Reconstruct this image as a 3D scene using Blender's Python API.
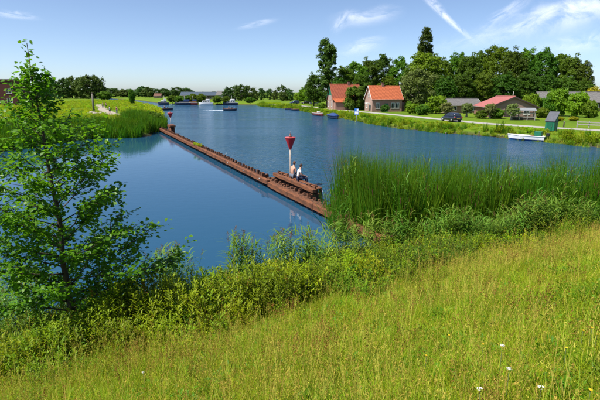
import bpy, bmesh, math, random
import numpy as np
from mathutils import Vector, Matrix

for o in list(bpy.data.objects): bpy.data.objects.remove(o)
scn = bpy.context.scene
COL = scn.collection
R = math.radians

# ------------------------------------------------------------------ camera
FPX, PITCH, HCAM = 450.0, 13.5, 6.0            # focal length in photo pixels, degrees below level, metres above water
cp, sp = math.cos(R(PITCH)), math.sin(R(PITCH))
cam = bpy.data.cameras.new('camera'); camo = bpy.data.objects.new('camera', cam); COL.objects.link(camo)
camo.location = (0, 0, HCAM); camo.rotation_euler = (R(90-PITCH), 0, 0)
cam.sensor_width = 36; cam.lens = 36*FPX/600; cam.clip_start = .05; cam.clip_end = 120000
scn.camera = camo
def ray(u, v): return ((u-300), FPX*cp+(200-v)*sp, -FPX*sp+(200-v)*cp)
def G(u, v, z=0.0):                             # where the pixel's ray meets the level z
    d = ray(u, v); t = (z-HCAM)/d[2]; return Vector((d[0]*t, d[1]*t, z))
def AT(u, v, y):                                # the pixel's point at distance y
    d = ray(u, v); t = y/d[1]; return Vector((d[0]*t, y, HCAM+d[2]*t))

# ------------------------------------------------------------------ sky and sun
SUN_AZ, SUN_EL = -116.0, 58.0                    # degrees clockwise from +Y, degrees up
sdir = Vector((math.sin(R(SUN_AZ))*math.cos(R(SUN_EL)), math.cos(R(SUN_AZ))*math.cos(R(SUN_EL)), math.sin(R(SUN_EL))))
w = bpy.data.worlds.new('World'); scn.world = w; w.use_nodes = True
nt = w.node_tree; N = nt.nodes; L = nt.links; N.clear()
def wn(t, **k):
    n = N.new(t)
    for a, b in k.items(): setattr(n, a, b)
    return n
sky = wn('ShaderNodeTexSky', sky_type='NISHITA', sun_disc=False, sun_elevation=R(SUN_EL), sun_rotation=R(SUN_AZ),
         air_density=.6, dust_density=.7, ozone_density=1.9, altitude=0)
bg = wn('ShaderNodeBackground'); bg.inputs[1].default_value = .107
L.new(sky.outputs[0], bg.inputs[0]); ow = wn('ShaderNodeOutputWorld'); L.new(bg.outputs[0], ow.inputs[0])
sl = bpy.data.lights.new('sun', 'SUN'); sl.energy = 4.8; sl.angle = R(.5); sl.color = (1, .955, .88)
so = bpy.data.objects.new('sun', sl); COL.objects.link(so); so.rotation_euler = (-sdir).to_track_quat('-Z', 'Y').to_euler()
scn.view_settings.view_transform = 'Standard'; scn.view_settings.look = 'None'
scn.view_settings.exposure = 0.75; scn.view_settings.gamma = 1
scn.render.engine = 'CYCLES'
scn.cycles.caustics_reflective = False; scn.cycles.caustics_refractive = False; scn.cycles.max_bounces = 3; scn.cycles.transparent_max_bounces = 8; scn.cycles.diffuse_bounces = 2; scn.cycles.transmission_bounces = 3

# ------------------------------------------------------------------ materials
MATS = {}
def mat(name, c1, c2=None, rough=.7, scale=3.0, bump=0, bscale=20, metal=0, spec=.3, stretch=None, c3=None, coat=0):
    if name in MATS: return MATS[name]
    m = bpy.data.materials.new(name); MATS[name] = m; m.use_nodes = True
    t = m.node_tree; b = t.nodes['Principled BSDF']; b.inputs['Roughness'].default_value = rough
    b.inputs['Metallic'].default_value = metal; b.inputs['Specular IOR Level'].default_value = spec; b.inputs['Coat Weight'].default_value = coat
    c2 = c2 or tuple(x*.75 for x in c1)
    co = t.nodes.new('ShaderNodeTexCoord'); src = co.outputs['Object']
    if stretch:
        mp = t.nodes.new('ShaderNodeMapping'); mp.inputs['Scale'].default_value = stretch; t.links.new(src, mp.inputs[0]); src = mp.outputs[0]
    n = t.nodes.new('ShaderNodeTexNoise'); n.inputs['Scale'].default_value = scale; n.inputs['Detail'].default_value = 6; n.inputs['Roughness'].default_value = .65
    t.links.new(src, n.inputs['Vector'])
    r = t.nodes.new('ShaderNodeValToRGB'); r.color_ramp.elements[0].position = .32; r.color_ramp.elements[1].position = .68
    r.color_ramp.elements[0].color = (*c2, 1); r.color_ramp.elements[1].color = (*c1, 1)
    if c3: e = r.color_ramp.elements.new(.5); e.color = (*c3, 1)
    t.links.new(n.outputs[0], r.inputs[0]); t.links.new(r.outputs[0], b.inputs['Base Color'])
    if bump:
        n2 = t.nodes.new('ShaderNodeTexNoise'); n2.inputs['Scale'].default_value = bscale; n2.inputs['Detail'].default_value = 5
        t.links.new(src, n2.inputs['Vector'])
        bp = t.nodes.new('ShaderNodeBump'); bp.inputs['Strength'].default_value = bump; bp.inputs['Distance'].default_value = .03
        t.links.new(n2.outputs[0], bp.inputs['Height']); t.links.new(bp.outputs[0], b.inputs['Normal'])
    return m
def leafmat(name, c1, c2, trans=.4, rough=.5, per_obj=.25, spec=.25, nscale=.5, hue=.03):
    """leaf colour varies from leaf to leaf, along the plant and from plant to plant; light shines through"""
    if name in MATS: return MATS[name]
    c1 = (c1[0], c1[1], c1[2]*.5); c2 = (c2[0], c2[1], c2[2]*.5)
    m = bpy.data.materials.new(name); MATS[name] = m; m.use_nodes = True
    t = m.node_tree; b = t.nodes['Principled BSDF']; b.inputs['Roughness'].default_value = rough; b.inputs['Specular IOR Level'].default_value = spec*.6
    g = t.nodes.new('ShaderNodeNewGeometry'); oi = t.nodes.new('ShaderNodeObjectInfo'); co = t.nodes.new('ShaderNodeTexCoord')
    n = t.nodes.new('ShaderNodeTexNoise'); n.inputs['Scale'].default_value = nscale; n.inputs['Detail'].default_value = 1; t.links.new(co.outputs['Object'], n.inputs['Vector'])
    a = t.nodes.new('ShaderNodeMath'); a.operation = 'MULTIPLY_ADD'; t.links.new(n.outputs[0], a.inputs[0]); a.inputs[1].default_value = 1.3; a.inputs[2].default_value = -.4
    a2 = t.nodes.new('ShaderNodeMath'); a2.operation = 'MULTIPLY_ADD'; a2.use_clamp = True; t.links.new(g.outputs['Random Per Island'], a2.inputs[0]); a2.inputs[1].default_value = .5; t.links.new(a.outputs[0], a2.inputs[2])
    mx = t.nodes.new('ShaderNodeMixRGB'); t.links.new(a2.outputs[0], mx.inputs[0]); mx.inputs[1].default_value = (*c1, 1); mx.inputs[2].default_value = (*c2, 1)
    hs = t.nodes.new('ShaderNodeHueSaturation'); t.links.new(mx.outputs[0], hs.inputs['Color'])
    vv = t.nodes.new('ShaderNodeMath'); vv.operation = 'MULTIPLY_ADD'; t.links.new(oi.outputs['Random'], vv.inputs[0]); vv.inputs[1].default_value = per_obj*2; vv.inputs[2].default_value = 1-per_obj
    t.links.new(vv.outputs[0], hs.inputs['Value'])
    mm = t.nodes.new('ShaderNodeMath'); mm.operation = 'MULTIPLY'; mm.inputs[1].default_value = 7.31; t.links.new(oi.outputs['Random'], mm.inputs[0])
    fr = t.nodes.new('ShaderNodeMath'); fr.operation = 'FRACT'; t.links.new(mm.outputs[0], fr.inputs[0])
    hh = t.nodes.new('ShaderNodeMath'); hh.operation = 'MULTIPLY_ADD'; t.links.new(fr.outputs[0], hh.inputs[0]); hh.inputs[1].default_value = hue*2; hh.inputs[2].default_value = .5-hue
    t.links.new(hh.outputs[0], hs.inputs['Hue'])
    t.links.new(hs.outputs[0], b.inputs['Base Color'])
    tr = t.nodes.new('ShaderNodeBsdfTranslucent')
    br = t.nodes.new('ShaderNodeMixRGB'); br.blend_type = 'MULTIPLY'; br.inputs[0].default_value = 1; t.links.new(hs.outputs[0], br.inputs[1]); br.inputs[2].default_value = (1.25, 1.25, .55, 1)
    t.links.new(br.outputs[0], tr.inputs['Color'])
    ms = t.nodes.new('ShaderNodeMixShader'); ms.inputs[0].default_value = trans; t.links.new(b.outputs[0], ms.inputs[1]); t.links.new(tr.outputs[0], ms.inputs[2])
    t.links.new(ms.outputs[0], t.nodes['Material Output'].inputs['Surface'])
    return m

# ------------------------------------------------------------------ object helpers
def tag(o, label=None, cat=None, group=None, kind=None):
    if label: o['label'] = label
    if cat: o['category'] = cat
    if group: o['group'] = group
    if kind: o['kind'] = kind
    return o
def link(o, parent=None):
    COL.objects.link(o)
    if parent: o.parent = parent
    return o
def empty(name, loc=(0, 0, 0), rz=0):
    o = bpy.data.objects.new(name, None); o.location = loc; o.rotation_euler = (0, 0, rz); o.empty_display_size = .3
    return link(o)
def mesh_np(name, V, F, mats, mi=None, smooth=False):
    """V (n,3), F (m,k) with a fixed k, fast"""
    V = np.asarray(V, np.float32); F = np.asarray(F, np.int32); k = F.shape[1]
    me = bpy.data.meshes.new(name); me.vertices.add(len(V)); me.vertices.foreach_set('co', V.ravel())
    me.loops.add(F.size); me.loops.foreach_set('vertex_index', F.ravel())
    me.polygons.add(len(F)); me.polygons.foreach_set('loop_start', np.arange(0, F.size, k, dtype=np.int32)); me.polygons.foreach_set('loop_total', np.full(len(F), k, np.int32))
    if not isinstance(mats, (list, tuple)): mats = [mats]
    for m in mats: me.materials.append(m)
    if mi is not None: me.polygons.foreach_set('material_index', np.asarray(mi, np.int32))
    if smooth: me.polygons.foreach_set('use_smooth', np.ones(len(F), bool))
    me.update(); me.validate(); return me
def obj(name, me, parent=None, loc=None, rz=None):
    o = bpy.data.objects.new(name, me); link(o, parent)
    if loc is not None: o.location = loc
    if rz is not None: o.rotation_euler = (0, 0, rz)
    return o
def copy_tree(o, parent=None):
    c = o.copy(); link(c); c.parent = parent
    for ch in list(o.children): copy_tree(ch, c)
    return c
def bm_obj(name, bm, m, parent=None, smooth=False, bevel=0):
    if bevel: bmesh.ops.bevel(bm, geom=list(bm.edges), offset=bevel, segments=1, affect='EDGES')
    bmesh.ops.recalc_face_normals(bm, faces=bm.faces)
    me = bpy.data.meshes.new(name); bm.to_mesh(me); bm.free()
    for x in (m if isinstance(m, (list, tuple)) else [m]): me.materials.append(x)
    if smooth: me.polygons.foreach_set('use_smooth', np.ones(len(me.polygons), bool))
    return obj(name, me, parent)
def bbox(bm, x0, x1, y0, y1, z0, z1, mi=0):
    v = [bm.verts.new((x, y, z)) for z in (z0, z1) for x, y in ((x0, y0), (x1, y0), (x1, y1), (x0, y1))]
    fs = [bm.faces.new([v[i] for i in f]) for f in ((3,2,1,0), (4,5,6,7), (0,1,5,4), (1,2,6,5), (2,3,7,6), (3,0,4,7))]
    for f in fs: f.material_index = mi
    return v
def box(name, x0, x1, y0, y1, z0, z1, m, parent=None, bevel=0):
    bm = bmesh.new(); bbox(bm, x0, x1, y0, y1, z0, z1); return bm_obj(name, bm, m, parent, bevel=bevel)
def tube_bm(bm, pts, rads, seg=8, cap=True):
    pts = [Vector(p) for p in pts]; rings = []
    for i, p in enumerate(pts):
        d = (pts[min(i+1, len(pts)-1)]-pts[max(i-1, 0)]).normalized()
        a = d.orthogonal().normalized() if abs(d.z) < .95 else (Vector((0, 1, 0)).cross(d)).normalized()
        b = d.cross(a)
        rings.append([bm.verts.new(p+(a*math.cos(2*math.pi*k/seg)+b*math.sin(2*math.pi*k/seg))*rads[i]) for k in range(seg)])
    for r0, r1 in zip(rings, rings[1:]):
        for k in range(seg): bm.faces.new((r0[k], r0[(k+1) % seg], r1[(k+1) % seg], r1[k]))
    if cap: bm.faces.new(rings[0][::-1]); bm.faces.new(rings[-1])
def tube(name, pts, rads, m, parent=None, seg=8, smooth=True):
    bm = bmesh.new(); tube_bm(bm, pts, rads, seg); return bm_obj(name, bm, m, parent, smooth)
def poly_prism(name, poly, y0, y1, m, parent=None):
    """polygon in x,z pushed from y0 to y1"""
    bm = bmesh.new(); a = [bm.verts.new((x, y0, z)) for x, z in poly]; b = [bm.verts.new((x, y1, z)) for x, z in poly]; n = len(poly)
    bm.faces.new(a); bm.faces.new(b[::-1])
    for i in range(n): bm.faces.new((a[i], b[i], b[(i+1) % n], a[(i+1) % n]))
    return bm_obj(name, bm, m, parent)
ORD = ['first','second','third','fourth','fifth','sixth','seventh','eighth','ninth','tenth','eleventh','twelfth','thirteenth','fourteenth','fifteenth','sixteenth','seventeenth','eighteenth','nineteenth','twentieth']
ORD += ['twenty-'+x for x in ORD[:9]]+['thirtieth']+['thirty-'+x for x in ORD[:9]]

# ------------------------------------------------------------------ terrain
n1 = np.array((-.48, .877)); T1 = np.array((.877, .48))
def land_poly(pts): return np.array([(p[0], p[1]) for p in pts])
A_shore = [G(165,116), G(160,110.5), G(134,103), G(119,101.3), G(106,99.6)]
LAND_A = land_poly([(-400, -10), (-160, 22), (-62, 38), G(0,150), G(50,142.5), G(90,137.5), G(128,137), G(151,136.5), G(155,127), *A_shore, (-420, 695), (-900, 845), (-900, -10)])
LAND_B = land_poly([(9000, -400), (300, -46), (62, 36), G(600,147.5), G(556,143), G(510,138.5), G(470,134.8), G(430,131.5), G(400,128.5), G(365,122.5), G(342,118), G(318,114.2), G(298,109.6), G(280,108),
                    G(263,106.6), G(258,105), G(238,104.8), G(200,105), G(162,104), G(140,100.6), G(109,98.4), (-420, 720), (-900, 860), (-9000, 900), (-9000, 9000), (9000, 9000)])
def sdist(P, poly):
    """signed distance, positive inside the land polygon"""
    a = poly; b = np.roll(poly, -1, 0); D = np.full(len(P), 1e9); ins = np.zeros(len(P), bool)
    for p, q in zip(a, b):
        e = q-p; wv = P-p; t = np.clip((wv@e)/(e@e), 0, 1); D = np.minimum(D, np.hypot(*(wv-t[:, None]*e).T))
        c = ((p[1] > P[:, 1]) != (q[1] > P[:, 1])); xi = p[0]+(P[:, 1]-p[1])*(q[0]-p[0])/(q[1]-p[1]+1e-12); ins ^= c & (P[:, 0] < xi)
    return np.where(ins, D, -D)
def vnoise(P, s, seed=0):
    """smooth value noise 0..1"""
    q = P/s+seed*17.37; i = np.floor(q).astype(int); f = q-i; f = f*f*(3-2*f)
    def h(x, y): return np.modf(np.abs(np.sin(x*127.1+y*311.7+seed*74.7)*43758.5453))[0]
    a, b, c, d = h(i[:, 0], i[:, 1]), h(i[:, 0]+1, i[:, 1]), h(i[:, 0], i[:, 1]+1), h(i[:, 0]+1, i[:, 1]+1)
    return (a*(1-f[:, 0])+b*f[:, 0])*(1-f[:, 1])+(c*(1-f[:, 0])+d*f[:, 0])*f[:, 1]
def height(P):
    P = np.asarray(P, float).reshape(-1, 2); s = P@n1
    z = np.interp(s, [-12, -3, -.8, .4, 7.8, 9.6, 12.5, 15.5], [4.7, 4.75, 4.72, 4.28, 1.12, .7, 0, -1.5])
    z = z+np.where((s > -1) & (s < 9), (vnoise(P, 1.1, 1)-.5)*.10+(vnoise(P, .45, 2)-.5)*.05, 0)*np.clip(np.hypot(*P.T)-1, 0, 1)
    z = np.minimum(z, -.6*(P@np.array((-.1, .995))-16.6)); z = np.minimum(z, -.6*(P@np.array((.3, .954))-25.2)); z = np.maximum(z, -1.5)
    for poly in (LAND_A, LAND_B):
        d = sdist(P, poly); z = np.maximum(z, np.interp(d, [-4, 0, 1.6, 3.4], [-1.5, 0, .62, 1.0]))
    return z
def hz(x, y): return float(height([(x, y)])[0])
rad = [0.25]
while rad[-1] < 9000: rad.append(rad[-1]*1.029+.012)
ang = np.concatenate([np.arange(-46, 46, .34), np.arange(46, 314, 3.0)])
rr, aa = np.meshgrid(rad, np.radians(ang), indexing='ij')
P = np.stack([(rr*np.sin(aa)).ravel(), (rr*np.cos(aa)).ravel()], 1)
zv = height(P); V = np.column_stack([P, zv]); na = len(ang); nr = len(rad)
ii, jj = np.meshgrid(np.arange(nr-1), np.arange(na), indexing='ij'); j2 = (jj+1) % na
F = np.stack([ii*na+jj, ii*na+j2, (ii+1)*na+j2, (ii+1)*na+jj], -1).reshape(-1, 4)[:, ::-1]
V = np.vstack([V, [[0, 0, 4.5]]])
def ground_mat():
    m = bpy.data.materials.new('ground_turf'); m.use_nodes = True; t = m.node_tree; b = t.nodes['Principled BSDF']; b.inputs['Roughness'].default_value = .95; b.inputs['Specular IOR Level'].default_value = .1
    g = t.nodes.new('ShaderNodeNewGeometry')
    def noise(s, d=6):
        n = t.nodes.new('ShaderNodeTexNoise'); n.inputs['Scale'].default_value = s; n.inputs['Detail'].default_value = d; n.inputs['Roughness'].default_value = .7; t.links.new(g.outputs['Position'], n.inputs['Vector']); return n.outputs[0]
    r = t.nodes.new('ShaderNodeValToRGB'); r.color_ramp.elements[0].position = .3; r.color_ramp.elements[1].position = .72
    r.color_ramp.elements[0].color = (.055, .105, .008, 1); r.color_ramp.elements[1].color = (.19, .22, .02, 1); e = r.color_ramp.elements.new(.5); e.color = (.10, .17, .010, 1)
    mxn = t.nodes.new('ShaderNodeMath'); mxn.operation = 'MULTIPLY_ADD'; t.links.new(noise(.07), mxn.inputs[0]); mxn.inputs[1].default_value = .6
    m2 = t.nodes.new('ShaderNodeMath'); m2.operation = 'MULTIPLY'; m2.inputs[1].default_value = .4; t.links.new(noise(1.7), m2.inputs[0]); t.links.new(m2.outputs[0], mxn.inputs[2]); t.links.new(mxn.outputs[0], r.inputs[0])
    sx = t.nodes.new('ShaderNodeSeparateXYZ'); t.links.new(g.outputs['Position'], sx.inputs[0])
    mr = t.nodes.new('ShaderNodeMapRange'); mr.inputs['From Min'].default_value = .05; mr.inputs['From Max'].default_value = .5; t.links.new(sx.outputs['Z'], mr.inputs['Value'])
    mx = t.nodes.new('ShaderNodeMixRGB'); t.links.new(mr.outputs[0], mx.inputs[0]); mx.inputs[1].default_value = (.06, .05, .03, 1); t.links.new(r.outputs[0], mx.inputs[2]); t.links.new(mx.outputs[0], b.inputs['Base Color'])
    bp = t.nodes.new('ShaderNodeBump'); bp.inputs['Strength'].default_value = .8; bp.inputs['Distance'].default_value = .08; t.links.new(noise(9), bp.inputs['Height']); t.links.new(bp.outputs[0], b.inputs['Normal'])
    return m
ground = obj('ground', mesh_np('ground', V, F, ground_mat(), smooth=True)); tag(ground, 'grassy ground with dike slope, river banks and meadow', 'ground', kind='structure')

# the sheet-pile wall's line, from its head at the far spit to the near bank
W0, W1 = G(152, 124, .5), Vector((4.25, 15.3, .5)); WL = (W1-W0).length; wdir = (W1-W0).normalized(); WA = math.atan2(wdir.y, wdir.x); wnor = Vector((-wdir.y, wdir.x, 0))
def water_mat():
    m = bpy.data.materials.new('river_water'); m.use_nodes = True; t = m.node_tree; b = t.nodes['Principled BSDF']
    b.inputs['Base Color'].default_value = (.013, .062, .118, 1); b.inputs['Roughness'].default_value = .06; b.inputs['IOR'].default_value = 1.333; b.inputs['Specular IOR Level'].default_value = .5
    g = t.nodes.new('ShaderNodeNewGeometry')
    def M(op, a, b_=None, c=None, clamp=False):
        n = t.nodes.new('ShaderNodeMath'); n.operation = op; n.use_clamp = clamp
        for i, x in enumerate((a, b_, c)):
            if x is None: continue
            if isinstance(x, (int, float)): n.inputs[i].default_value = x
            else: t.links.new(x, n.inputs[i])
        return n.outputs[0]
    def noise(sc, s, d=3, rot=0, dist=.3):
        mp = t.nodes.new('ShaderNodeMapping'); mp.inputs['Scale'].default_value = sc; mp.inputs['Rotation'].default_value = (0, 0, R(rot)); t.links.new(g.outputs['Position'], mp.inputs[0])
        n = t.nodes.new('ShaderNodeTexNoise'); n.inputs['Scale'].default_value = s; n.inputs['Detail'].default_value = d; n.inputs['Distortion'].default_value = dist; t.links.new(mp.outputs[0], n.inputs['Vector']); return n.outputs[0]
    # behind the wall the pond lies sheltered; the river beyond carries wind ripples
    sx = t.nodes.new('ShaderNodeSeparateXYZ'); t.links.new(g.outputs['Position'], sx.inputs[0])
    side = M('ADD', M('MULTIPLY', M('SUBTRACT', sx.outputs[0], W0.x), wnor.x), M('MULTIPLY', M('SUBTRACT', sx.outputs[1], W0.y), wnor.y))
    open_ = M('MULTIPLY_ADD', side, .8, .5, clamp=True)
    gust = M('MULTIPLY_ADD', M('SUBTRACT', noise((1, 3.2, 1), .03, 5, 20), .5), 3.6, .6, clamp=True)
    amp = M('MULTIPLY_ADD', M('MULTIPLY', open_, M('MULTIPLY_ADD', gust, .7, .4)), .9, .014)
    hgt = M('ADD', M('MULTIPLY', noise((1, 1.9, 1), 1.15, 3, 25), 1.0), M('MULTIPLY', noise((1, 1.6, 1), 3.6, 2, -15), .33))
    bp = t.nodes.new('ShaderNodeBump'); bp.inputs['Distance'].default_value = .5; t.links.new(amp, bp.inputs['Strength']); t.links.new(hgt, bp.inputs['Height']); t.links.new(bp.outputs[0], b.inputs['Normal'])
    t.links.new(M('MULTIPLY_ADD', amp, .14, .02), b.inputs['Roughness'])
    return m
water = obj('river', mesh_np('river', [(-880, -400, 0), (900, -400, 0), (900, 1200, 0), (-880, 1200, 0)], [[0, 1, 2, 3]], water_mat())); tag(water, 'blue rippled river water with a calm pond behind the wall', 'river', kind='structure')

def strip(name, pts, wid, z, m, label, cat):
    pts = [Vector((p[0], p[1])) for p in pts]; fine = []
    for i in range(len(pts)-1):                                          # Catmull-Rom so that the bends are smooth
        p0, p1, p2, p3 = pts[max(i-1, 0)], pts[i], pts[i+1], pts[min(i+2, len(pts)-1)]
        for k in range(8):
            s = k/8; fine.append(.5*((2*p1)+(p2-p0)*s+(2*p0-5*p1+4*p2-p3)*s*s+(3*p1-p0-3*p2+p3)*s**3))
    fine.append(pts[-1]); V = []; rng = random.Random(3)
    for i, p in enumerate(fine):
        d = (fine[min(i+1, len(fine)-1)]-fine[max(i-1, 0)]).normalized(); n = Vector((-d.y, d.x)); a, b = wid/2+rng.uniform(-.12, .12), wid/2+rng.uniform(-.12, .12)
        V += [(*(p+n*a), z), (*(p-n*b), z)]
    F = [[2*i, 2*i+1, 2*i+3, 2*i+2] for i in range(len(fine)-1)]
    return tag(obj(name, mesh_np(name, V, F, m)), label, cat, kind='structure')
gravel = mat('pale_gravel', (.36, .31, .24), (.25, .215, .165), .95, .8, .4, 14)
ROAD = [G(u, v, 1.0) for u, v in ((298,105.5), (318,107.8), (337,109.8), (375,113), (412,116.4), (440,119.3), (480,123), (512,125.2), (546,127.4), (600,130.5), (680,135))]
strip('road', [(-12, 190), *ROAD], 3.0, 1.02, mat('pale_asphalt', (.36, .34, .31), (.27, .26, .24), .9, 1.2, .3, 30), 'narrow pale lane running along the far grassy bank', 'road')
strip('path', [G(98,104.5,1), G(101,107,1), G(104,110,1), G(112,113.6,1), G(119,115,1)], 2.6, 1.02, gravel, 'sandy gravel path on the left spit where four people walk', 'path')

# ------------------------------------------------------------------ scatter by geometry nodes (only for uncountable stuff)
def scatter(name, sources, pts, rz, scl, idx, label, cat, tilt=None):
    n = len(pts); me = bpy.data.meshes.new(name); me.vertices.add(n); me.vertices.foreach_set('co', np.asarray(pts, np.float32).ravel())
    rot = np.zeros((n, 3), np.float32); rot[:, 2] = rz
    if tilt is not None: rot[:, 0] = tilt[0]; rot[:, 1] = tilt[1]
    for nm, ty, dat, key in (('rot', 'FLOAT_VECTOR', rot.ravel(), 'vector'), ('scl', 'FLOAT_VECTOR', np.asarray(scl, np.float32).ravel(), 'vector'), ('pick', 'INT', np.asarray(idx, np.int32), 'value')):
        a = me.attributes.new(nm, ty, 'POINT'); a.data.foreach_set(key, dat)
    o = obj(name, me); tag(o, label, cat, kind='stuff')
    c = bpy.data.collections.new(name+'_sources')
    for i, s in enumerate(sources):
        so_ = bpy.data.objects.new('%s_source_%02d' % (name, i), s); c.objects.link(so_)
    ng = bpy.data.node_groups.new(name+'_nodes', 'GeometryNodeTree')
    ng.interface.new_socket('Geometry', in_out='INPUT', socket_type='NodeSocketGeometry'); ng.interface.new_socket('Geometry', in_out='OUTPUT', socket_type='NodeSocketGeometry')
    gi, go = ng.nodes.new('NodeGroupInput'), ng.nodes.new('NodeGroupOutput')
    ip = ng.nodes.new('GeometryNodeInstanceOnPoints'); ci = ng.nodes.new('GeometryNodeCollectionInfo'); ci.inputs['Collection'].default_value = c
    ci.inputs['Separate Children'].default_value = True; ci.inputs['Reset Children'].default_value = True; ip.inputs['Pick Instance'].default_value = True
    def na_(nm, ty):
        q = ng.nodes.new('GeometryNodeInputNamedAttribute'); q.data_type = ty; q.inputs['Name'].default_value = nm; return q.outputs['Attribute']
    lk = ng.links.new
    lk(gi.outputs[0], ip.inputs['Points']); lk(ci.outputs[0], ip.inputs['Instance']); lk(na_('pick', 'INT'), ip.inputs['Instance Index'])
    er = ng.nodes.new('FunctionNodeEulerToRotation'); lk(na_('rot', 'FLOAT_VECTOR'), er.inputs[0]); lk(er.outputs[0], ip.inputs['Rotation']); lk(na_('scl', 'FLOAT_VECTOR'), ip.inputs['Scale'])
    lk(ip.outputs[0], go.inputs[0])
    md = o.modifiers.new('scatter', 'NODES'); md.node_group = ng
    return o

# ------------------------------------------------------------------ plant meshes
class Acc:
    """collects quads with material slots"""
    def __init__(s): s.V = []; s.F = []; s.M = []; s.n = 0
    def add(s, V, F, m=0):
        V = np.asarray(V, float); F = np.asarray(F, int); s.V.append(V); s.F.append(F+s.n); s.M.append(np.full(len(F), m)); s.n += len(V)
    def mesh(s, name, mats, smooth=False): return mesh_np(name, np.vstack(s.V), np.vstack(s.F), mats, np.concatenate(s.M), smooth)
def blades(acc, rng, n, r, h0, h1, w0, w1, lean=.3, bend=.5, seg=3, m=0, twist=.6, base=None, taper=1.0):
    """n ribbons standing in a disc; each bends over more towards its tip"""
    b = np.zeros((n, 3)); q = r*np.sqrt(rng.random(n)); a = rng.random(n)*2*np.pi; b[:, 0] = q*np.cos(a); b[:, 1] = q*np.sin(a)
    if base is not None: b = base
    h = rng.uniform(h0, h1, n); wd = rng.uniform(w0, w1, n)/2; az = rng.random(n)*2*np.pi; ln = rng.random(n)*lean; bd = rng.random(n)**1.3*bend; fa = az+np.pi/2+rng.normal(0, twist, n)
    V = np.zeros((n, seg+1, 2, 3)); out = np.zeros(n); up = np.zeros(n)
    for k in range(seg+1):
        t = k/seg
        if k:
            th = ln+bd*(t**1.2)*2; out = out+np.sin(th)*h/seg; up = up+np.cos(th)*h/seg
        c = np.stack([b[:, 0]+out*np.cos(az), b[:, 1]+out*np.sin(az), b[:, 2]+up], 1)
        ww = wd*(1-t**2.2*.97*taper)*(1 if k else .7); d = np.stack([np.cos(fa), np.sin(fa), np.zeros(n)], 1)*ww[:, None]
        V[:, k, 0] = c-d; V[:, k, 1] = c+d
    F = []
    i0 = np.arange(n)*(seg+1)*2
    for k in range(seg): F.append(np.stack([i0+2*k, i0+2*k+1, i0+2*k+3, i0+2*k+2], 1))
    acc.add(V.reshape(-1, 3), np.vstack(F), m); tip = V[:, -1].mean(1); return tip
def leaves(acc, C, D, Nn, ln, wd, m=0, fold=.25, pts=6):
    """pointed leaves: base C, direction D, face normal Nn; two quads folded along the midrib"""
    C = np.asarray(C, float); n = len(C); D = D/np.linalg.norm(D, axis=1)[:, None]; S = np.cross(D, Nn); S /= np.linalg.norm(S, axis=1)[:, None]+1e-9; U = np.cross(S, D)
    ln = np.broadcast_to(ln, n)[:, None]; wd = np.broadcast_to(wd, n)[:, None]
    mid1 = C+D*ln*.45-U*wd*fold*.4; tip = C+D*ln-U*ln*.12
    l1 = C+D*ln*.42-S*wd*.5+U*wd*fold; r1 = C+D*ln*.42+S*wd*.5+U*wd*fold
    l2 = C+D*ln*.74-S*wd*.36+U*wd*fold*.6; r2 = C+D*ln*.74+S*wd*.36+U*wd*fold*.6
    V = np.stack([C, l1, l2, tip, r2, r1, mid1], 1).reshape(-1, 3); i = np.arange(n)*7
    F = np.vstack([np.stack([i, i+6, i+2, i+1], 1), np.stack([i+6, i+3, i+3, i+2], 1), np.stack([i, i+5, i+4, i+6], 1), np.stack([i+6, i+4, i+3, i+3], 1)])
    F = np.vstack([np.stack([i, i+6, i+2, i+1], 1), np.stack([i, i+5, i+4, i+6], 1), np.stack([i+6, i+4, i+3, i+2], 1)])
    acc.add(V, F, m)
def rdir(rng, n):
    v = rng.normal(size=(n, 3)); return v/np.linalg.norm(v, axis=1)[:, None]
def stems(acc, rng, base, top, r0, r1, m=0, k=3):
    """thin straight tapered stalks"""
    base = np.asarray(base, float); top = np.asarray(top, float); n = len(base); V = np.zeros((n, 2, k, 3)); d = top-base; d /= np.linalg.norm(d, axis=1)[:, None]+1e-9
    ref = np.where(np.abs(d[:, 2:3]) < .9, [[0, 0, 1.]], [[1., 0, 0]]); a = np.cross(d, ref); a /= np.linalg.norm(a, axis=1)[:, None]; b = np.cross(d, a)
    r0 = np.broadcast_to(r0, n)[:, None]; r1 = np.broadcast_to(r1, n)[:, None]
    for j in range(k):
        e = a*math.cos(2*math.pi*j/k)+b*math.sin(2*math.pi*j/k); V[:, 0, j] = base+e*r0; V[:, 1, j] = top+e*r1
    i = np.arange(n)*2*k; F = np.vstack([np.stack([i+j, i+(j+1) % k, i+k+(j+1) % k, i+k+j], 1) for j in range(k)]); acc.add(V.reshape(-1, 3), F, m)

bark = mat('bark_brown', (.10, .075, .05), (.05, .04, .03), .9, 6, .6, 30, stretch=(1, 1, .25))
bark_g = mat('bark_grey', (.20, .18, .15), (.11, .10, .08), .9, 5, .6, 25, stretch=(1, 1, .3))
twig = mat('green_stem', (.10, .14, .04), (.07, .08, .03), .8)
reddish = mat('reddish_stem', (.16, .085, .045), (.10, .06, .03), .85)

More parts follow.
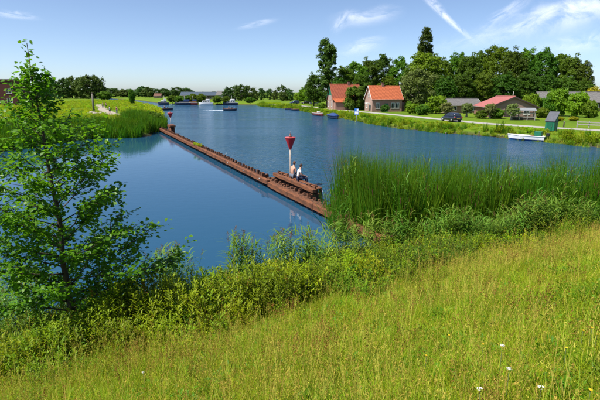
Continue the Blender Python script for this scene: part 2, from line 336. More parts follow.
# ------------------------------------------------------------------ trees
def crown_mesh(name, seed, shape, nclump, nleaf, csize, ls, m):
    """leaf clumps spread through a volume; shape(rng, n) gives clump centres and the surface normal there; metres"""
    rng = np.random.default_rng(seed); acc = Acc(); C, cs = shape(rng, nclump)
    for c, q in zip(C, cs):
        r = csize*q*rng.uniform(.7, 1.3); n = int(nleaf*q*q)
        d = rdir(rng, n); d[:, 2] = np.where(d[:, 2] < -.35, -d[:, 2]*.6, d[:, 2]); rad_ = r*np.where(rng.random(n) < .12, rng.uniform(1, 1.5, n), rng.uniform(.4, 1.05, n)**.6)[:, None]
        p = c+d*rad_*np.array((1.0, 1.0, .95))
        nn = d*.8+rdir(rng, n)*.65+np.array((0, 0, .25)); t = np.cross(nn, rdir(rng, n)); t /= np.linalg.norm(t, axis=1)[:, None]+1e-9; s = np.cross(nn, t); s /= np.linalg.norm(s, axis=1)[:, None]+1e-9
        l = ls*rng.uniform(.55, 1.35, n)[:, None]; V = np.stack([p-t*l, p-s*l*.55, p+t*l, p+s*l*.55], 1).reshape(-1, 3); i = np.arange(n)*4
        acc.add(V, np.stack([i, i+1, i+2, i+3], 1))
    return acc.mesh(name, [m])
def ellip(cx, cz, rx, rz, flat=.0, jit=.2):
    def f(rng, n):
        d = rdir(rng, n); d[:, 2] = np.where(d[:, 2] < -.9, -d[:, 2], d[:, 2]); rr_ = rng.uniform(.35, 1, n)**.35; k = 1+rng.normal(0, jit, n)*.22
        # bulges of the outline
        ph = np.arctan2(d[:, 1], d[:, 0]); k *= 1+.09*np.sin(3*ph+seed_phase[0])+.07*np.sin(6*d[:, 2]+2*ph+seed_phase[1])
        C = d*(rr_*k)[:, None]*np.array((rx, rx, rz))+np.array((cx, 0, cz)); return C, rng.uniform(.65, 1.25, n)
    return f
seed_phase = [0.3, 1.1]
def column(h0, h1, r, lobes):
    def f(rng, n):
        lb = rng.integers(0, len(lobes), n); z = rng.random(n)**.85; ph = rng.random(n)*2*np.pi; C = np.zeros((n, 3))
        top = np.array([l[2] for l in lobes])[lb]; zz_ = h0+z*(top-h0); t = (zz_-h0)/(top-h0); rad_ = r*np.minimum(1, .55+t*1.4)*np.sqrt(np.clip(1-np.clip((t-.72)/.30, 0, 1)**2, .05, 1))*rng.uniform(.6, 1, n)
        C[:, 0] = np.array([l[0] for l in lobes])[lb]*np.minimum(1, .4+t)+rad_*np.cos(ph); C[:, 1] = np.array([l[1] for l in lobes])[lb]+rad_*np.sin(ph); C[:, 2] = zz_; return C, rng.uniform(.7, 1.15, n)
    return f
def trunk_mesh(name, seed, h, r, spread, m, nlimb=6, start=.3):
    rng = random.Random(seed); bm = bmesh.new(); pts = [(rng.uniform(-.03, .03)*h*k/5, rng.uniform(-.03, .03)*h*k/5, h*k/5) for k in range(6)]; pts[0] = (0, 0, -.3)
    tube_bm(bm, pts, [r*1.35]+[r*(1-.15*k) for k in range(1, 6)], 9)
    for i in range(nlimb):
        t = start+(.95-start)*i/nlimb; b = Vector((pts[int(t*5)][0], pts[int(t*5)][1], h*t)); a = i*2.4+rng.uniform(-.4, .4); o = spread*rng.uniform(.6, 1); up = o*rng.uniform(.5, 1.1)
        tube_bm(bm, [b, b+Vector((math.cos(a)*o*.5, math.sin(a)*o*.5, up*.35)), b+Vector((math.cos(a)*o, math.sin(a)*o, up))], [r*.5, r*.33, r*.1], 6)
    bmesh.ops.recalc_face_normals(bm, faces=bm.faces); me = bpy.data.meshes.new(name); bm.to_mesh(me); bm.free(); me.materials.append(m); me.polygons.foreach_set('use_smooth', np.ones(len(me.polygons), bool)); return me
LF = {
 'dark': leafmat('leaf_dark_green', (.036, .085, .015), (.095, .170, .024), .34, nscale=.35),
 'mid': leafmat('leaf_mid_green', (.058, .125, .014), (.145, .235, .024), .36, nscale=.35),
 'light': leafmat('leaf_light_green', (.10, .21, .016), (.21, .34, .030), .4, per_obj=.1, hue=.008, nscale=.35),
 'poplar': leafmat('leaf_poplar', (.035, .080, .018), (.080, .140, .028), .28, nscale=.35),
 'willow': leafmat('leaf_willow', (.085, .125, .050), (.150, .195, .085), .3, nscale=.5),
 'pollard': leafmat('leaf_pollard', (.15, .20, .105), (.25, .31, .17), .3, nscale=1),
 'yellow': leafmat('leaf_yellow', (.22, .24, .02), (.36, .34, .03), .35, nscale=.5),
 'far': leafmat('leaf_far_green', (.040, .085, .028), (.085, .145, .042), .25, nscale=.2),
}
KINDS = {}
def kind(key, crown, trunk): KINDS[key] = (crown, trunk)
for i, (sd, lf) in enumerate([(1, 'mid'), (2, 'dark'), (3, 'mid'), (4, 'dark'), (5, 'light')]):
    seed_phase[:] = [sd*1.3, sd*2.1]
    kind('broad%d' % i, crown_mesh('crown', 10+sd, ellip(0, 8.6, 4.7, 7.6, jit=.3), 260, 95, 1.0, .25, LF[lf]), trunk_mesh('trunk', sd, 12, .32, 3.6, bark))
kind('poplar2', crown_mesh('crown', 31, column(2, 20, 1.9, [(-1.5, 0, 18.6), (1.3, .5, 20), (.1, -.6, 19)]), 330, 90, .75, .22, LF['poplar']), trunk_mesh('trunk', 31, 17, .4, 1.6, bark, 8))
kind('poplar1', crown_mesh('crown', 32, column(3, 20, 1.9, [(-.5, 0, 20), (.6, .5, 19)]), 240, 90, .72, .22, LF['poplar']), trunk_mesh('trunk', 32, 17, .4, 1.4, bark, 8))
seed_phase[:] = [2, .4]
kind('willow', crown_mesh('crown', 41, ellip(0, 4.9, 4.3, 4.6, jit=.2), 90, 260, 1.1, .22, LF['willow']), trunk_mesh('trunk', 41, 6.5, .4, 3, bark_g))
kind('pollard', crown_mesh('crown', 42, ellip(0, 1.55, .85, 1.05, jit=.2), 70, 90, .30, .085, LF['pollard']), trunk_mesh('trunk', 42, 1.5, .2, .5, bark_g, 6, .75))
for i, lf in enumerate(('light', 'mid', 'dark', 'yellow')):
    seed_phase[:] = [i*1.7, i*.9]
    kind('bush_'+lf, crown_mesh('foliage', 50+i, ellip(0, .95, 1.15, .95, jit=.4), 110, 110, .30, .10, LF[lf]), trunk_mesh('stem', 50+i, 1.1, .07, .7, bark, 7, .1))
for i, sd in enumerate((61, 62, 63)):
    seed_phase[:] = [sd*.7, sd*1.9]
    kind('far%d' % i, crown_mesh('crown', sd, ellip(0, 5.2, 4.9, 5.9, jit=.35), 110, 60, 1.1, .40, LF['far']), trunk_mesh('trunk', sd, 8, .3, 3, bark))
def tree(name, k, loc, h, wid=None, rz=0.0, label='', cat='tree', group=None):
    """one tree of kind k scaled to height h (and crown width wid) in metres"""
    cr, tk = KINDS[k]; t = empty(name, loc, rz)
    if 'dims' not in cr:
        co = np.zeros(len(cr.vertices)*3, np.float32); cr.vertices.foreach_get('co', co); co = co.reshape(-1, 3); cr['dims'] = [float(np.percentile(np.hypot(co[:, 0], co[:, 1]), 96)*2), float(np.percentile(co[:, 2], 99.3))]
    w0, h0 = cr['dims']; sz = h/h0; sx = (wid/w0) if wid else sz; t.scale = (sx, sx, sz)
    bush = k.startswith('bush'); obj('stem' if bush else 'trunk', tk, t); obj('foliage' if bush else 'crown', cr, t)
    return tag(t, label, cat, group)
rn = random.Random(7)
def tree_px(name, k, u, vtop, y, wpx, label, cat='tree', group=None, z0=1.0, ref=None):
    """crown centre at pixel column u, top at vtop, standing on the ground at distance y"""
    p = AT(u, vtop, y); s = y/(FPX*cp+(200-vtop)*sp)
    return tree(name, k, (p.x, y, z0), p.z-z0, wpx*s, rn.uniform(0, 6.28), label, cat, group)

tree_px('poplar_tree', 'poplar2', 328, 40, 152, 20, 'tall dark columnar poplar with two rounded tops behind the left red-roofed house', 'tree')
tree_px('poplar_tree', 'poplar1', 427.5, 29, 176, 16.5, 'tall slim poplar standing above the middle of the wood', 'tree')
tree_px('willow_tree', 'willow', 418, 71, 126, 37, 'rounded grey-green willow tree right of the orange-roofed house', 'tree')
wood = [(314,74,168,16,3),(345,66,158,22,0),(357,62,172,22,2),(369,60,176,20,3),(384,55,182,22,1),(400,57,178,20,0),(413,64,160,18,3),(426,52,158,34,2),(442,58,172,22,1),(457,53,176,24,0),(470,56,160,22,3),
        (482,51,176,24,1),(500,46,168,28,2),(516,51,160,24,3),(530,49,178,24,0),(545,49,164,26,1),(560,54,172,22,2),(573,57,160,22,3),(584,61,158,20,1),(340,78,145,16,1),(362,74,146,20,3),(388,76,150,22,0),
        (446,76,142,20,1),(464,74,144,22,3),(486,72,146,22,1),(507,74,142,22,3),(528,72,145,22,1),(549,74,144,22,3),(568,76,142,20,1),(585,80,140,15,3),(435,90,150,14,1)]
wood.sort(key=lambda a: a[0])
for i, (u, v, y, wp, k) in enumerate(wood):
    row = 'front' if y < 153 else 'back'; side = [x for x in wood if (x[2] < 153) == (y < 153)]; j = side.index((u, v, y, wp, k))
    tree_px('broadleaf_tree', 'broad%d' % k, u, v+1, y, wp*1.12, '%s tree from left in the %s row of the wood behind the houses' % (ORD[j], row), 'tree', 'trees of the wood on the right bank')
# lighter trees at the wood's left foot
lt = [(304,88,205,12,'broad4'),(311,84,190,14,'broad4'),(318,90,176,12,'broad4'),(299,93,215,9,'broad4')]
for i, (u, v, y, wp, k) in enumerate(sorted(lt)):
    tree_px('broadleaf_tree', k, u, v, y, wp*1.1, '%s light green tree from the left at the left foot of the wood' % ORD[i], 'tree', 'light trees left of the wood')
# pollard willows along the lane
for i, (u, vt, vb) in enumerate([(446.5,103,113.5), (467.5,103.5,115), (491,104,116.5), (513,104,118)]):
    p = G(u, vb+2.2, 1.0); tree_px('pollard_willow', 'pollard', u, vt, p.y, 11.5, '%s small round pollard willow from the left beside the lane' % ORD[i], 'tree', 'pollard willows beside the lane')
bushes = [('light',437,96.5,113.5,19,'large bright green bush left of the parked dark car'), ('light',413,104,114,11,'smaller bright green bush left of the large one by the car'), ('mid',423,105,115,13,'low green bush between two brighter bushes beside the lane'),
          ('light',533,94.5,116,14,'bright green round shrub just right of the red-roofed barn'), ('light',561,90,116,20,'tall light green garden tree behind the little green shed'), ('light',579,93,117,18,'light green garden tree right of the green shed'),
          ('mid',548,97,116,14,'darker garden shrub behind the green shed, between two light ones'), ('yellow',597,88,110,16,'yellow-leaved tree at the right edge of the photo'), ('mid',592,101,118,14,'green shrub below the yellow tree at right edge'), ('mid',543,108,118,12,'low shrub at the left foot of the garden trees'),
          ('dark',357,87,111,24,'dark spreading tree between the two red-roofed houses'), ('dark',342,103,110.5,13,'dark hedge-like bush before the left red-roofed house'), ('dark',385,105,112.2,8,'small round dark bush before the orange-roofed house wall'), ('mid',352,101,111,14,'green bush between the two houses, lower one'), ('mid',409,101.5,112,8,'green shrub at the right corner of the orange-roofed house'),
          ('mid',497,108.5,118.5,14,'low green bush before the barn between the pollard willows'), ('mid',482,110.5,118.5,11,'low leafy bush between barn and lane'), ('light',322,103,109,7,'small bright bush at the left end of the houses')]
for lf, u, vt, vb, wp, lb in bushes:
    p = G(u, vb, 1.0); yv = p.y
    if lf == 'dark' and u == 357: yv = 131
    if u == 342: yv = 136
    if u == 385: yv = 117
    if u == 352: yv = 133
    if u == 409: yv = 121
    tree_px('bush', 'bush_'+lf, u, vt, yv, wp*1.08, lb, 'bush')
# trees far off: left mass, skyline, right of the far quay
rf = random.Random(11); far = []
for u, v, y, wp in [(44,80,360,13),(52,78,380,15),(61,79,350,15),(70,77,390,16),(78,78,360,15),(86,76,345,18),(93,76,370,16),(98,80,350,12),(36,83,390,14),(26,86,380,14),(16,86,390,14),(4,84,390,16)]:
    far.append((u, v, y, wp, 'tall dark trees beyond the left meadow'))
for u in range(108, 192, 7): far.append((u+rf.uniform(-2, 2), rf.uniform(86.5, 89.8), rf.uniform(440, 560), rf.uniform(12, 16), 'far row of trees on the skyline left of the sheds'))
far += [(a, b, c, d, 'trees behind the far quay boats') for a, b, c, d in [(228,87,275,10),(235,85.5,285,11),(241,85,260,13),(248,86.5,268,11),(255,90,290,8),(262,88.5,300,7),(269,89,310,6),(275,90,300,7),(283,85.5,285,10),(290,89,270,9),(284,92,270,9),(195,91.5,380,8),(203,91.8,390,8),(213,91.6,400,8),(222,91,390,8)]]
cnt = {}
for g in ('tall dark trees beyond the left meadow', 'far row of trees on the skyline left of the sheds', 'trees behind the far quay boats'):
    for j, (u, v, y, wp, _) in enumerate(sorted(x for x in far if x[4] == g)):
        tree_px('distant_tree', 'far%d' % rf.randrange(3), u, v, y, wp*1.15, '%s from left of the %s' % (ORD[j], g), 'tree', g)
# hedges and shrubs along the far banks
hd = [(104,91.5,99.6,14),(172,95.5,102.5,9),(180,96,102.6,10),(188,95.5,102.8,9),(193,94,102.8,9),(201,93.8,102.8,9),(217,96,103,9),(226,96.5,103,9),(250,97.5,103.2,10),(131,89.5,104,5.5),(156,113.5,121.5,15),(152,112,121,10)]
hl = ['dark thicket at the right foot of the tall left trees', 'first low shrub behind the moored boats from left', 'second low shrub behind the moored boats from left', 'third low shrub behind the moored boats from left',
      'left of two round shrubs beside the white cruiser', 'right of two round shrubs beside the white cruiser', 'shrub right of the white cruiser', 'shrub behind the rightmost moored cruiser', 'shrub at the right end of the far quay',
      'slim lone shrub on the spit beside the far channel', 'dark bush overhanging the water at the tip of the spit', 'dark bush behind the tip of the spit']
for (u, vt, vb, wp), lb in zip(hd, hl):
    p = G(u, vb, .9); tree_px('shrub', 'bush_mid' if vb < 110 else 'bush_dark', u, vt, p.y, wp*1.08, lb, 'shrub', z0=.6 if vb > 110 else .95)


# ------------------------------------------------------------------ cirrus: thin sheets 3 km up, lit by the sun
def cloud_mat(name, seed, streak, amt, soft):
    m = bpy.data.materials.new(name); m.use_nodes = True; t = m.node_tree; t.nodes.clear(); lk = t.links.new
    uv = t.nodes.new('ShaderNodeTexCoord'); sx = t.nodes.new('ShaderNodeSeparateXYZ'); lk(uv.outputs['UV'], sx.inputs[0])
    def M(op, a, b_=None, c=None, clamp=False):
        n = t.nodes.new('ShaderNodeMath'); n.operation = op; n.use_clamp = clamp
        for i, x in enumerate((a, b_, c)):
            if x is None: continue
            if isinstance(x, (int, float)): n.inputs[i].default_value = x
            else: lk(x, n.inputs[i])
        return n.outputs[0]
    mp = t.nodes.new('ShaderNodeMapping'); mp.inputs['Location'].default_value = (seed*3.7, seed*1.9, seed); mp.inputs['Scale'].default_value = streak; lk(uv.outputs['UV'], mp.inputs[0])
    n = t.nodes.new('ShaderNodeTexNoise'); n.inputs['Scale'].default_value = 1; n.inputs['Detail'].default_value = 7; n.inputs['Roughness'].default_value = .62; n.inputs['Distortion'].default_value = .7; lk(mp.outputs[0], n.inputs['Vector'])
    p = M('MULTIPLY_ADD', sx.outputs[0], 2, -1); q = M('MULTIPLY_ADD', sx.outputs[1], 2, -1); q = M('ADD', q, M('MULTIPLY', M('SUBTRACT', n.outputs[0], .5), soft))
    r2 = M('ADD', M('POWER', M('ABSOLUTE', p), 2.0), M('POWER', M('ABSOLUTE', q), 2.0)); g = M('MAXIMUM', M('SUBTRACT', M('EXPONENT', M('MULTIPLY', r2, -3.2)), .045), 0.0)
    edge = M('MULTIPLY', M('MULTIPLY', M('SUBTRACT', 1.0, M('POWER', M('ABSOLUTE', p), 4.0)), 1.0, clamp=True), M('SUBTRACT', 1.0, M('POWER', M('ABSOLUTE', M('MULTIPLY_ADD', sx.outputs[1], 2, -1)), 4.0), clamp=True))
    al = M('MULTIPLY', M('MULTIPLY', g, edge), M('MULTIPLY', M('MULTIPLY_ADD', n.outputs[0], 3.4, -1.15, clamp=True), amt), clamp=True)
    df = t.nodes.new('ShaderNodeBsdfDiffuse'); df.inputs[0].default_value = (.92, .93, .95, 1); tl = t.nodes.new('ShaderNodeBsdfTranslucent'); tl.inputs[0].default_value = (.92, .93, .95, 1); m1 = t.nodes.new('ShaderNodeMixShader'); m1.inputs[0].default_value = .7; lk(df.outputs[0], m1.inputs[1]); lk(tl.outputs[0], m1.inputs[2])
    tr = t.nodes.new('ShaderNodeBsdfTransparent'); m2 = t.nodes.new('ShaderNodeMixShader'); lk(al, m2.inputs[0]); lk(tr.outputs[0], m2.inputs[1]); lk(m1.outputs[0], m2.inputs[2]); o = t.nodes.new('ShaderNodeOutputMaterial'); lk(m2.outputs[0], o.inputs[0]); return m
CLOUDS = [(366,17,8,46,13,1.0,0,'feathery white wisp left of centre in the upper sky'), (342,21,55,20,9,.7,0,'small hooked wisp at the left end of the feathery one'), (361,47,13,36,12,.7,0,'pale streak cloud above the left red-roofed house'), (447,18,-41,46,5,1.0,1,'sharp white vapour trail slanting above the slim poplar'), (434,2,-42,20,5,.6,1,'upper end of the slanting vapour trail'),
          (507,13,32,42,9,.9,0,'slanted wisp right of the vapour trail'), (532,22,26,66,9,.8,0,'long thin slanted streak above the wood'), (566,17,15,90,26,1.1,0,'broad bright cirrus veil at the upper right'), (606,6,10,80,18,.9,0,'bright cirrus at the top right corner'), (588,42,13,80,18,.6,0,'faint veil low at the right above the wood'), (690,30,12,100,26,.8,0,'cirrus veil beyond the right edge'),
          (16,15,-6,36,6,.8,0,'thin streak at the top left corner'), (257,24,12,30,5,.55,0,'faint short streak at the upper middle left'), (480,38,11,70,16,.4,0,'very faint veil between vapour trail and wood')]
for i, (u, v, an, ln, wd, amt, trail, lb) in enumerate(CLOUDS):
    ca, sa = math.cos(R(an)), math.sin(R(an)); Vv = []
    for b_ in (-1, -.5, 0, .5, 1):
        for a_ in (-1, -.5, 0, .5, 1): Vv.append(tuple(G(u+ca*ln*a_+sa*wd*b_, v-sa*ln*a_+ca*wd*b_, 3000+40*i)))
    me = mesh_np('cirrus_cloud', Vv, [[5*j+k, 5*j+k+1, 5*j+k+6, 5*j+k+5] for j in range(4) for k in range(4)], cloud_mat('cirrus_%d' % i, i+1, (6, 1.5, 1) if trail else (max(2, ln/16), 2.2, 1), amt*(.7 if trail else .52), .5 if trail else 1.1)); uvl = me.uv_layers.new(name='UVMap')
    for l in me.loops: k = l.vertex_index; uvl.data[l.index].uv = ((k % 5)/4, (k//5)/4)
    tag(obj('cirrus_cloud', me), lb, 'cloud')

# ------------------------------------------------------------------ buildings
def roof_mat(name, c1, c2, pitch=.28):
    if name in MATS: return MATS[name]
    m = mat(name, c1, c2, .8, 2.2); t = m.node_tree; b = t.nodes['Principled BSDF']; co = t.nodes.new('ShaderNodeTexCoord')
    hs = []
    for ax, dens in (('X', 1/pitch), ('Z', 1/pitch*1.1)):
        wv = t.nodes.new('ShaderNodeTexWave'); wv.wave_type = 'BANDS'; wv.bands_direction = ax; wv.wave_profile = 'SIN' if ax == 'X' else 'SAW'; wv.inputs['Scale'].default_value = dens*.314; wv.inputs['Distortion'].default_value = .2
        t.links.new(co.outputs['Object'], wv.inputs['Vector']); hs.append(wv.outputs[1])
    ad = t.nodes.new('ShaderNodeMath'); ad.operation = 'ADD'; t.links.new(hs[0], ad.inputs[0]); t.links.new(hs[1], ad.inputs[1])
    bp = t.nodes.new('ShaderNodeBump'); bp.inputs['Strength'].default_value = .9; bp.inputs['Distance'].default_value = .06; t.links.new(ad.outputs[0], bp.inputs['Height']); t.links.new(bp.outputs[0], b.inputs['Normal'])
    return m
def brick_mat(name, c1, c2, mortar=(.42, .38, .33)):
    if name in MATS: return MATS[name]
    m = mat(name, c1, c2, .9, 1.5); t = m.node_tree; b = t.nodes['Principled BSDF']; co = t.nodes.new('ShaderNodeTexCoord'); mp = t.nodes.new('ShaderNodeMapping'); mp.inputs['Rotation'].default_value = (R(90), 0, 0)
    t.links.new(co.outputs['Object'], mp.inputs[0]); br = t.nodes.new('ShaderNodeTexBrick'); br.inputs['Scale'].default_value = 1; br.inputs['Brick Width'].default_value = .22; br.inputs['Row Height'].default_value = .07; br.inputs['Mortar Size'].default_value = .008
    br.inputs['Color1'].default_value = (*c1, 1); br.inputs['Color2'].default_value = (*c2, 1); br.inputs['Mortar'].default_value = (*mortar, 1); t.links.new(mp.outputs[0], br.inputs['Vector'])
    old = [l.from_socket for l in t.links if l.to_socket == b.inputs['Base Color']][0]; mx = t.nodes.new('ShaderNodeMixRGB'); mx.inputs[0].default_value = .5; t.links.new(old, mx.inputs[1]); t.links.new(br.outputs[0], mx.inputs[2]); t.links.new(mx.outputs[0], b.inputs['Base Color'])
    return m
white = mat('white_paint', (.78, .78, .75), (.66, .66, .62), .5, 4); glass = mat('dark_glass', (.03, .04, .05), (.02, .025, .03), .08, 2, spec=.6)
brick_p = brick_mat('brick_pink', (.33, .17, .125), (.22, .105, .08)); brick_d = brick_mat('brick_dark', (.22, .085, .06), (.15, .06, .045))
plank_d = mat('dark_planks', (.075, .055, .045), (.04, .032, .028), .85, 3, .4, 20, stretch=(6, 6, .4)); grey_wood = mat('grey_wood', (.33, .31, .28), (.21, .20, .18), .85, 4, .4, 20, stretch=(1, 6, 6))
green_p = mat('green_paint', (.015, .16, .085), (.012, .11, .06), .5, 3); tiles_o = roof_mat('roof_tiles_orange', (.46, .12, .042), (.33, .08, .032)); tiles_r = roof_mat('roof_tiles_red', (.36, .09, .042), (.25, .062, .034))
tiles_g = roof_mat('roof_tiles_grey', (.17, .16, .155), (.11, .105, .10)); sheet_r = roof_mat('roof_sheets_dull_red', (.36, .12, .11), (.27, .09, .08), .9); sheet_b = roof_mat('roof_sheets_blue_grey', (.06, .085, .12), (.04, .06, .085), 1.0); slate = roof_mat('roof_dark_slate', (.085, .085, .10), (.055, .055, .065))
def window(t, face, a, z, w_, h_, off, shutter=None, mull=True, name='window'):
    """a framed window on a house face; face 'front','back' (y = off), 'left','right' (x = off); a is the place along the face"""
    f = empty_part(name, t); s = -1 if face in ('front', 'left') else 1
    def bx(nm, a0, a1, z0, z1, p0, p1, m):
        q0, q1 = sorted((off+s*p0, off+s*p1))
        return box(nm, a0, a1, q0, q1, z0, z1, m, f) if face in ('front', 'back') else box(nm, q0, q1, a0, a1, z0, z1, m, f)
    bx('pane', a-w_/2+.05, a+w_/2-.05, z+.05, z+h_-.05, -.05, .012, glass)
    bm = bmesh.new()
    def fr(a0, a1, z0, z1):
        q0, q1 = sorted((off-s*.05, off+s*.045))
        if face in ('front', 'back'): bbox(bm, a0, a1, q0, q1, z0, z1)
        else: bbox(bm, q0, q1, a0, a1, z0, z1)
    fr(a-w_/2, a-w_/2+.08, z, z+h_); fr(a+w_/2-.08, a+w_/2, z, z+h_); fr(a-w_/2+.081, a+w_/2-.081, z, z+.08); fr(a-w_/2+.081, a+w_/2-.081, z+h_-.08, z+h_)
    if mull: fr(a-.03, a+.03, z+.081, z+h_-.081)
    bm_obj('frame', bm, white, f); bx('sill', a-w_/2-.06, a+w_/2+.06, z-.07, z-.003, -.03, .09, white)
    return f
def empty_part(name, t):
    o = bpy.data.objects.new(name, None); o.empty_display_size = .2; return link(o, t)
def house(name, loc, rz, W, D, eave, ridge, wm, rm, label, cat='house', over=.3, trim=None, back_eave=None):
    """ridge runs along local x; the front wall is at y = 0 and looks along -y"""
    t = empty(name, loc, rz); be = back_eave or eave; prof = [(0, 0), (D, 0), (D, be), (D/2, ridge), (0, eave)]
    bm = bmesh.new(); a = [bm.verts.new((0, y, z if z else -.3)) for y, z in prof]; b = [bm.verts.new((W, y, z if z else -.3)) for y, z in prof]
    bm.faces.new(a); bm.faces.new(b[::-1])
    for i in range(5):
        if i in (2, 3): continue
        bm.faces.new((a[i], b[i], b[(i+1) % 5], a[(i+1) % 5]))
    bm_obj('wall', bm, wm, t)
    rf = empty_part('roof', t)
    for (y0, z0, nm) in ((0, eave, 'roof_slope'), (D, be, 'roof_slope')):
        sl_ = (ridge-z0)/(D/2); sgn = -1 if y0 == 0 else 1; ye, ze = y0+sgn*over, z0-over*sl_; th = .14; nx, nzv = sgn*sl_/math.hypot(sl_, 1), 1/math.hypot(sl_, 1); e = .012
        p = [(ye, ze+e), (D/2, ridge+e), (D/2, ridge+th/nzv), (ye+nx*th, ze+nzv*th)]
        bm = bmesh.new(); a = [bm.verts.new((-over, *q)) for q in p]; b = [bm.verts.new((W+over, *q)) for q in p]; bm.faces.new(a); bm.faces.new(b[::-1])
        for i in range(4):
            bm.faces.new((a[i], b[i], b[(i+1) % 4], a[(i+1) % 4]))
        bm_obj(nm, bm, rm, rf)
    for yy_, zz_ in ((-over-.07, eave-over*(ridge-eave)/(D/2)+.03), (D+over+.07, be-over*(ridge-be)/(D/2)+.03)): tube('gutter', [(-over, yy_, zz_), (W+over, yy_, zz_)], [.06, .06], grey_wood, rf, 8)
    tube('ridge_cap', [(-over-.02, D/2, ridge+.15), (W+over+.02, D/2, ridge+.15)], [.13, .13], rm, rf, 8)
    if trim:
        for x0 in (-over-.035, W+over+.005):
            for y0, z0, sgn in ((0, eave, -1), (D, be, 1)):
                sl_ = (ridge-z0)/(D/2); ye, ze = y0+sgn*over, z0-over*sl_; bm = bmesh.new()
                vs = [bm.verts.new((x, y, z)) for x in (x0, x0+.03) for y, z in ((ye, ze-.08), (D/2, ridge-.08), (D/2, ridge+.19), (ye, ze+.17))]
                for f in ((0,1,2,3), (7,6,5,4), (0,4,5,1), (1,5,6,2), (2,6,7,3), (3,7,4,0)): bm.faces.new([vs[i] for i in f])
                bm_obj('barge_board', bm, trim, rf)
    return tag(t, label, cat), rf
# the orange-roofed house
c = G(372, 111.8, 1.0); t, rf_ = house('brick_house', (c.x, c.y, 1), R(8.5), 8.0, 6.6, 3.35, 6.45, brick_p, tiles_o, 'small brick house with bright orange tiled roof and one chimney', 'house', trim=white)
for a in (1.5, 5.6, 6.75): window(t, 'front', a, .9, 1.0, 1.35, 0)
box('door', 3.3, 4.2, -.05, .05, 0, 2.1, green_p, t)
window(t, 'left', 2.0, .9, .9, 1.3, 0); window(t, 'left', 4.6, .9, .9, 1.3, 0); window(t, 'left', 3.3, 3.7, .9, 1.0, 0)
bm = bmesh.new(); bbox(bm, 3.4, 4.0, 3.0, 3.6, 5.9, 7.3); bbox(bm, 3.33, 4.07, 2.93, 3.67, 7.301, 7.42); bm_obj('chimney', bm, brick_d, rf_)
bm = bmesh.new(); bbox(bm, 8.003, 9.6, 2.2, 5.6, -.3, 2.3); bm_obj('lean_to_wall', bm, brick_p, t); bm = bmesh.new(); v = bbox(bm, 8.004, 9.8, 2.0, 5.8, 2.301, 2.42)
for q in v:
    if q.co.x < 8.1: q.co.z += .9
bm_obj('lean_to_roof', bm, tiles_o, rf_)
box('awning', -1.15, -.32, .9, 2.8, 2.1, 2.22, white, t)
# the red-roofed house further left
c = G(333, 109.6, 1.0); t, rf_ = house('brick_house', (c.x, c.y, 1), R(11), 8.5, 6.6, 3.1, 7.1, brick_p, tiles_r, 'brick house with dark red tiled roof and green boarded gable', 'house', trim=green_p)
bm = bmesh.new(); vs = [bm.verts.new(q) for q in ((-.03, .8, 4.07), (-.03, 5.8, 4.07), (-.03, 3.3, 7.02), (.01, .8, 4.07), (.01, 5.8, 4.07), (.01, 3.3, 7.02))]
for f in ((0,1,2), (5,4,3), (0,3,4,1), (1,4,5,2), (2,5,3,0)): bm.faces.new([vs[i] for i in f])
bm_obj('gable_boards', bm, green_p, t)
for a in (1.4, 4.9): window(t, 'left', a, .8, 1.0, 1.4, 0)
window(t, 'left', 3.3, 2.75, .95, 1.15, 0)
for a in (2.0, 5.2): window(t, 'front', a, .9, 1.1, 1.3, 0)
bm = bmesh.new(); bbox(bm, 5.2, 5.8, 3.0, 3.6, 6.5, 7.9); bm_obj('chimney', bm, brick_d, rf_)
bm = bmesh.new(); v = bbox(bm, 0, 4.5, -2.2, -.003, 2.0, 2.12)
for q in v:
    if q.co.y > -.1: q.co.z += 1.1
bm_obj('porch_roof', bm, tiles_o, rf_); box('porch_wall', .15, 4.35, -2.0, -.004, -.3, 1.98, brick_p, t)
# low house with grey roof
c = G(448, 113.3, 1.0); t, rf_ = house('cottage', (c.x, c.y, 1), R(6), 8.2, 5.4, 1.95, 3.3, brick_p, tiles_g, 'low cottage with grey tiled roof and white-edged gable behind the car', 'house', trim=white)
for a in (1.6, 4.0, 6.4): window(t, 'front', a, .7, .9, 1.0, 0)
window(t, 'left', 2.7, .8, .9, 1.1, 0); box('door', 4.9, 5.7, -.05, .05, 0, 1.9, white, t)
# barn, its wide gable towards the lane
c = G(489, 117.0, 1.0); t, rf_ = house('barn', (c.x+9.3*math.cos(R(-6)), c.y+9.3*math.sin(R(-6)), 1), R(84), 11.5, 9.3, 2.0, 3.95, brick_d, sheet_r, 'wide low brick barn with faded red sheet roof behind pollard willows', 'barn', over=.35, trim=plank_d)
for a in (2.0, 4.4, 7.3): window(t, 'left', a, .6, 1.2, .9, 0)
tube('flue_pipe', [(1.2, 4.6, 3.7), (1.2, 4.6, 5.1)], [.09, .09], grey_wood, rf_, 8); bm = bmesh.new(); bbox(bm, -.05, .03, 5.0, 6.3, 0, 1.85); bm_obj('door', bm, plank_d, t)
# long dark roof behind the garden
c = AT(541, 103, 128); t, rf_ = house('long_shed', (c.x, c.y, 1), R(-12), 17, 9, 2.3, 4.9, plank_d, tiles_g, 'long low building with grey roof behind the light green garden trees', 'building')
for a in (2, 5, 8, 11, 14): window(t, 'front', a, .7, 1.1, 1.0, 0)
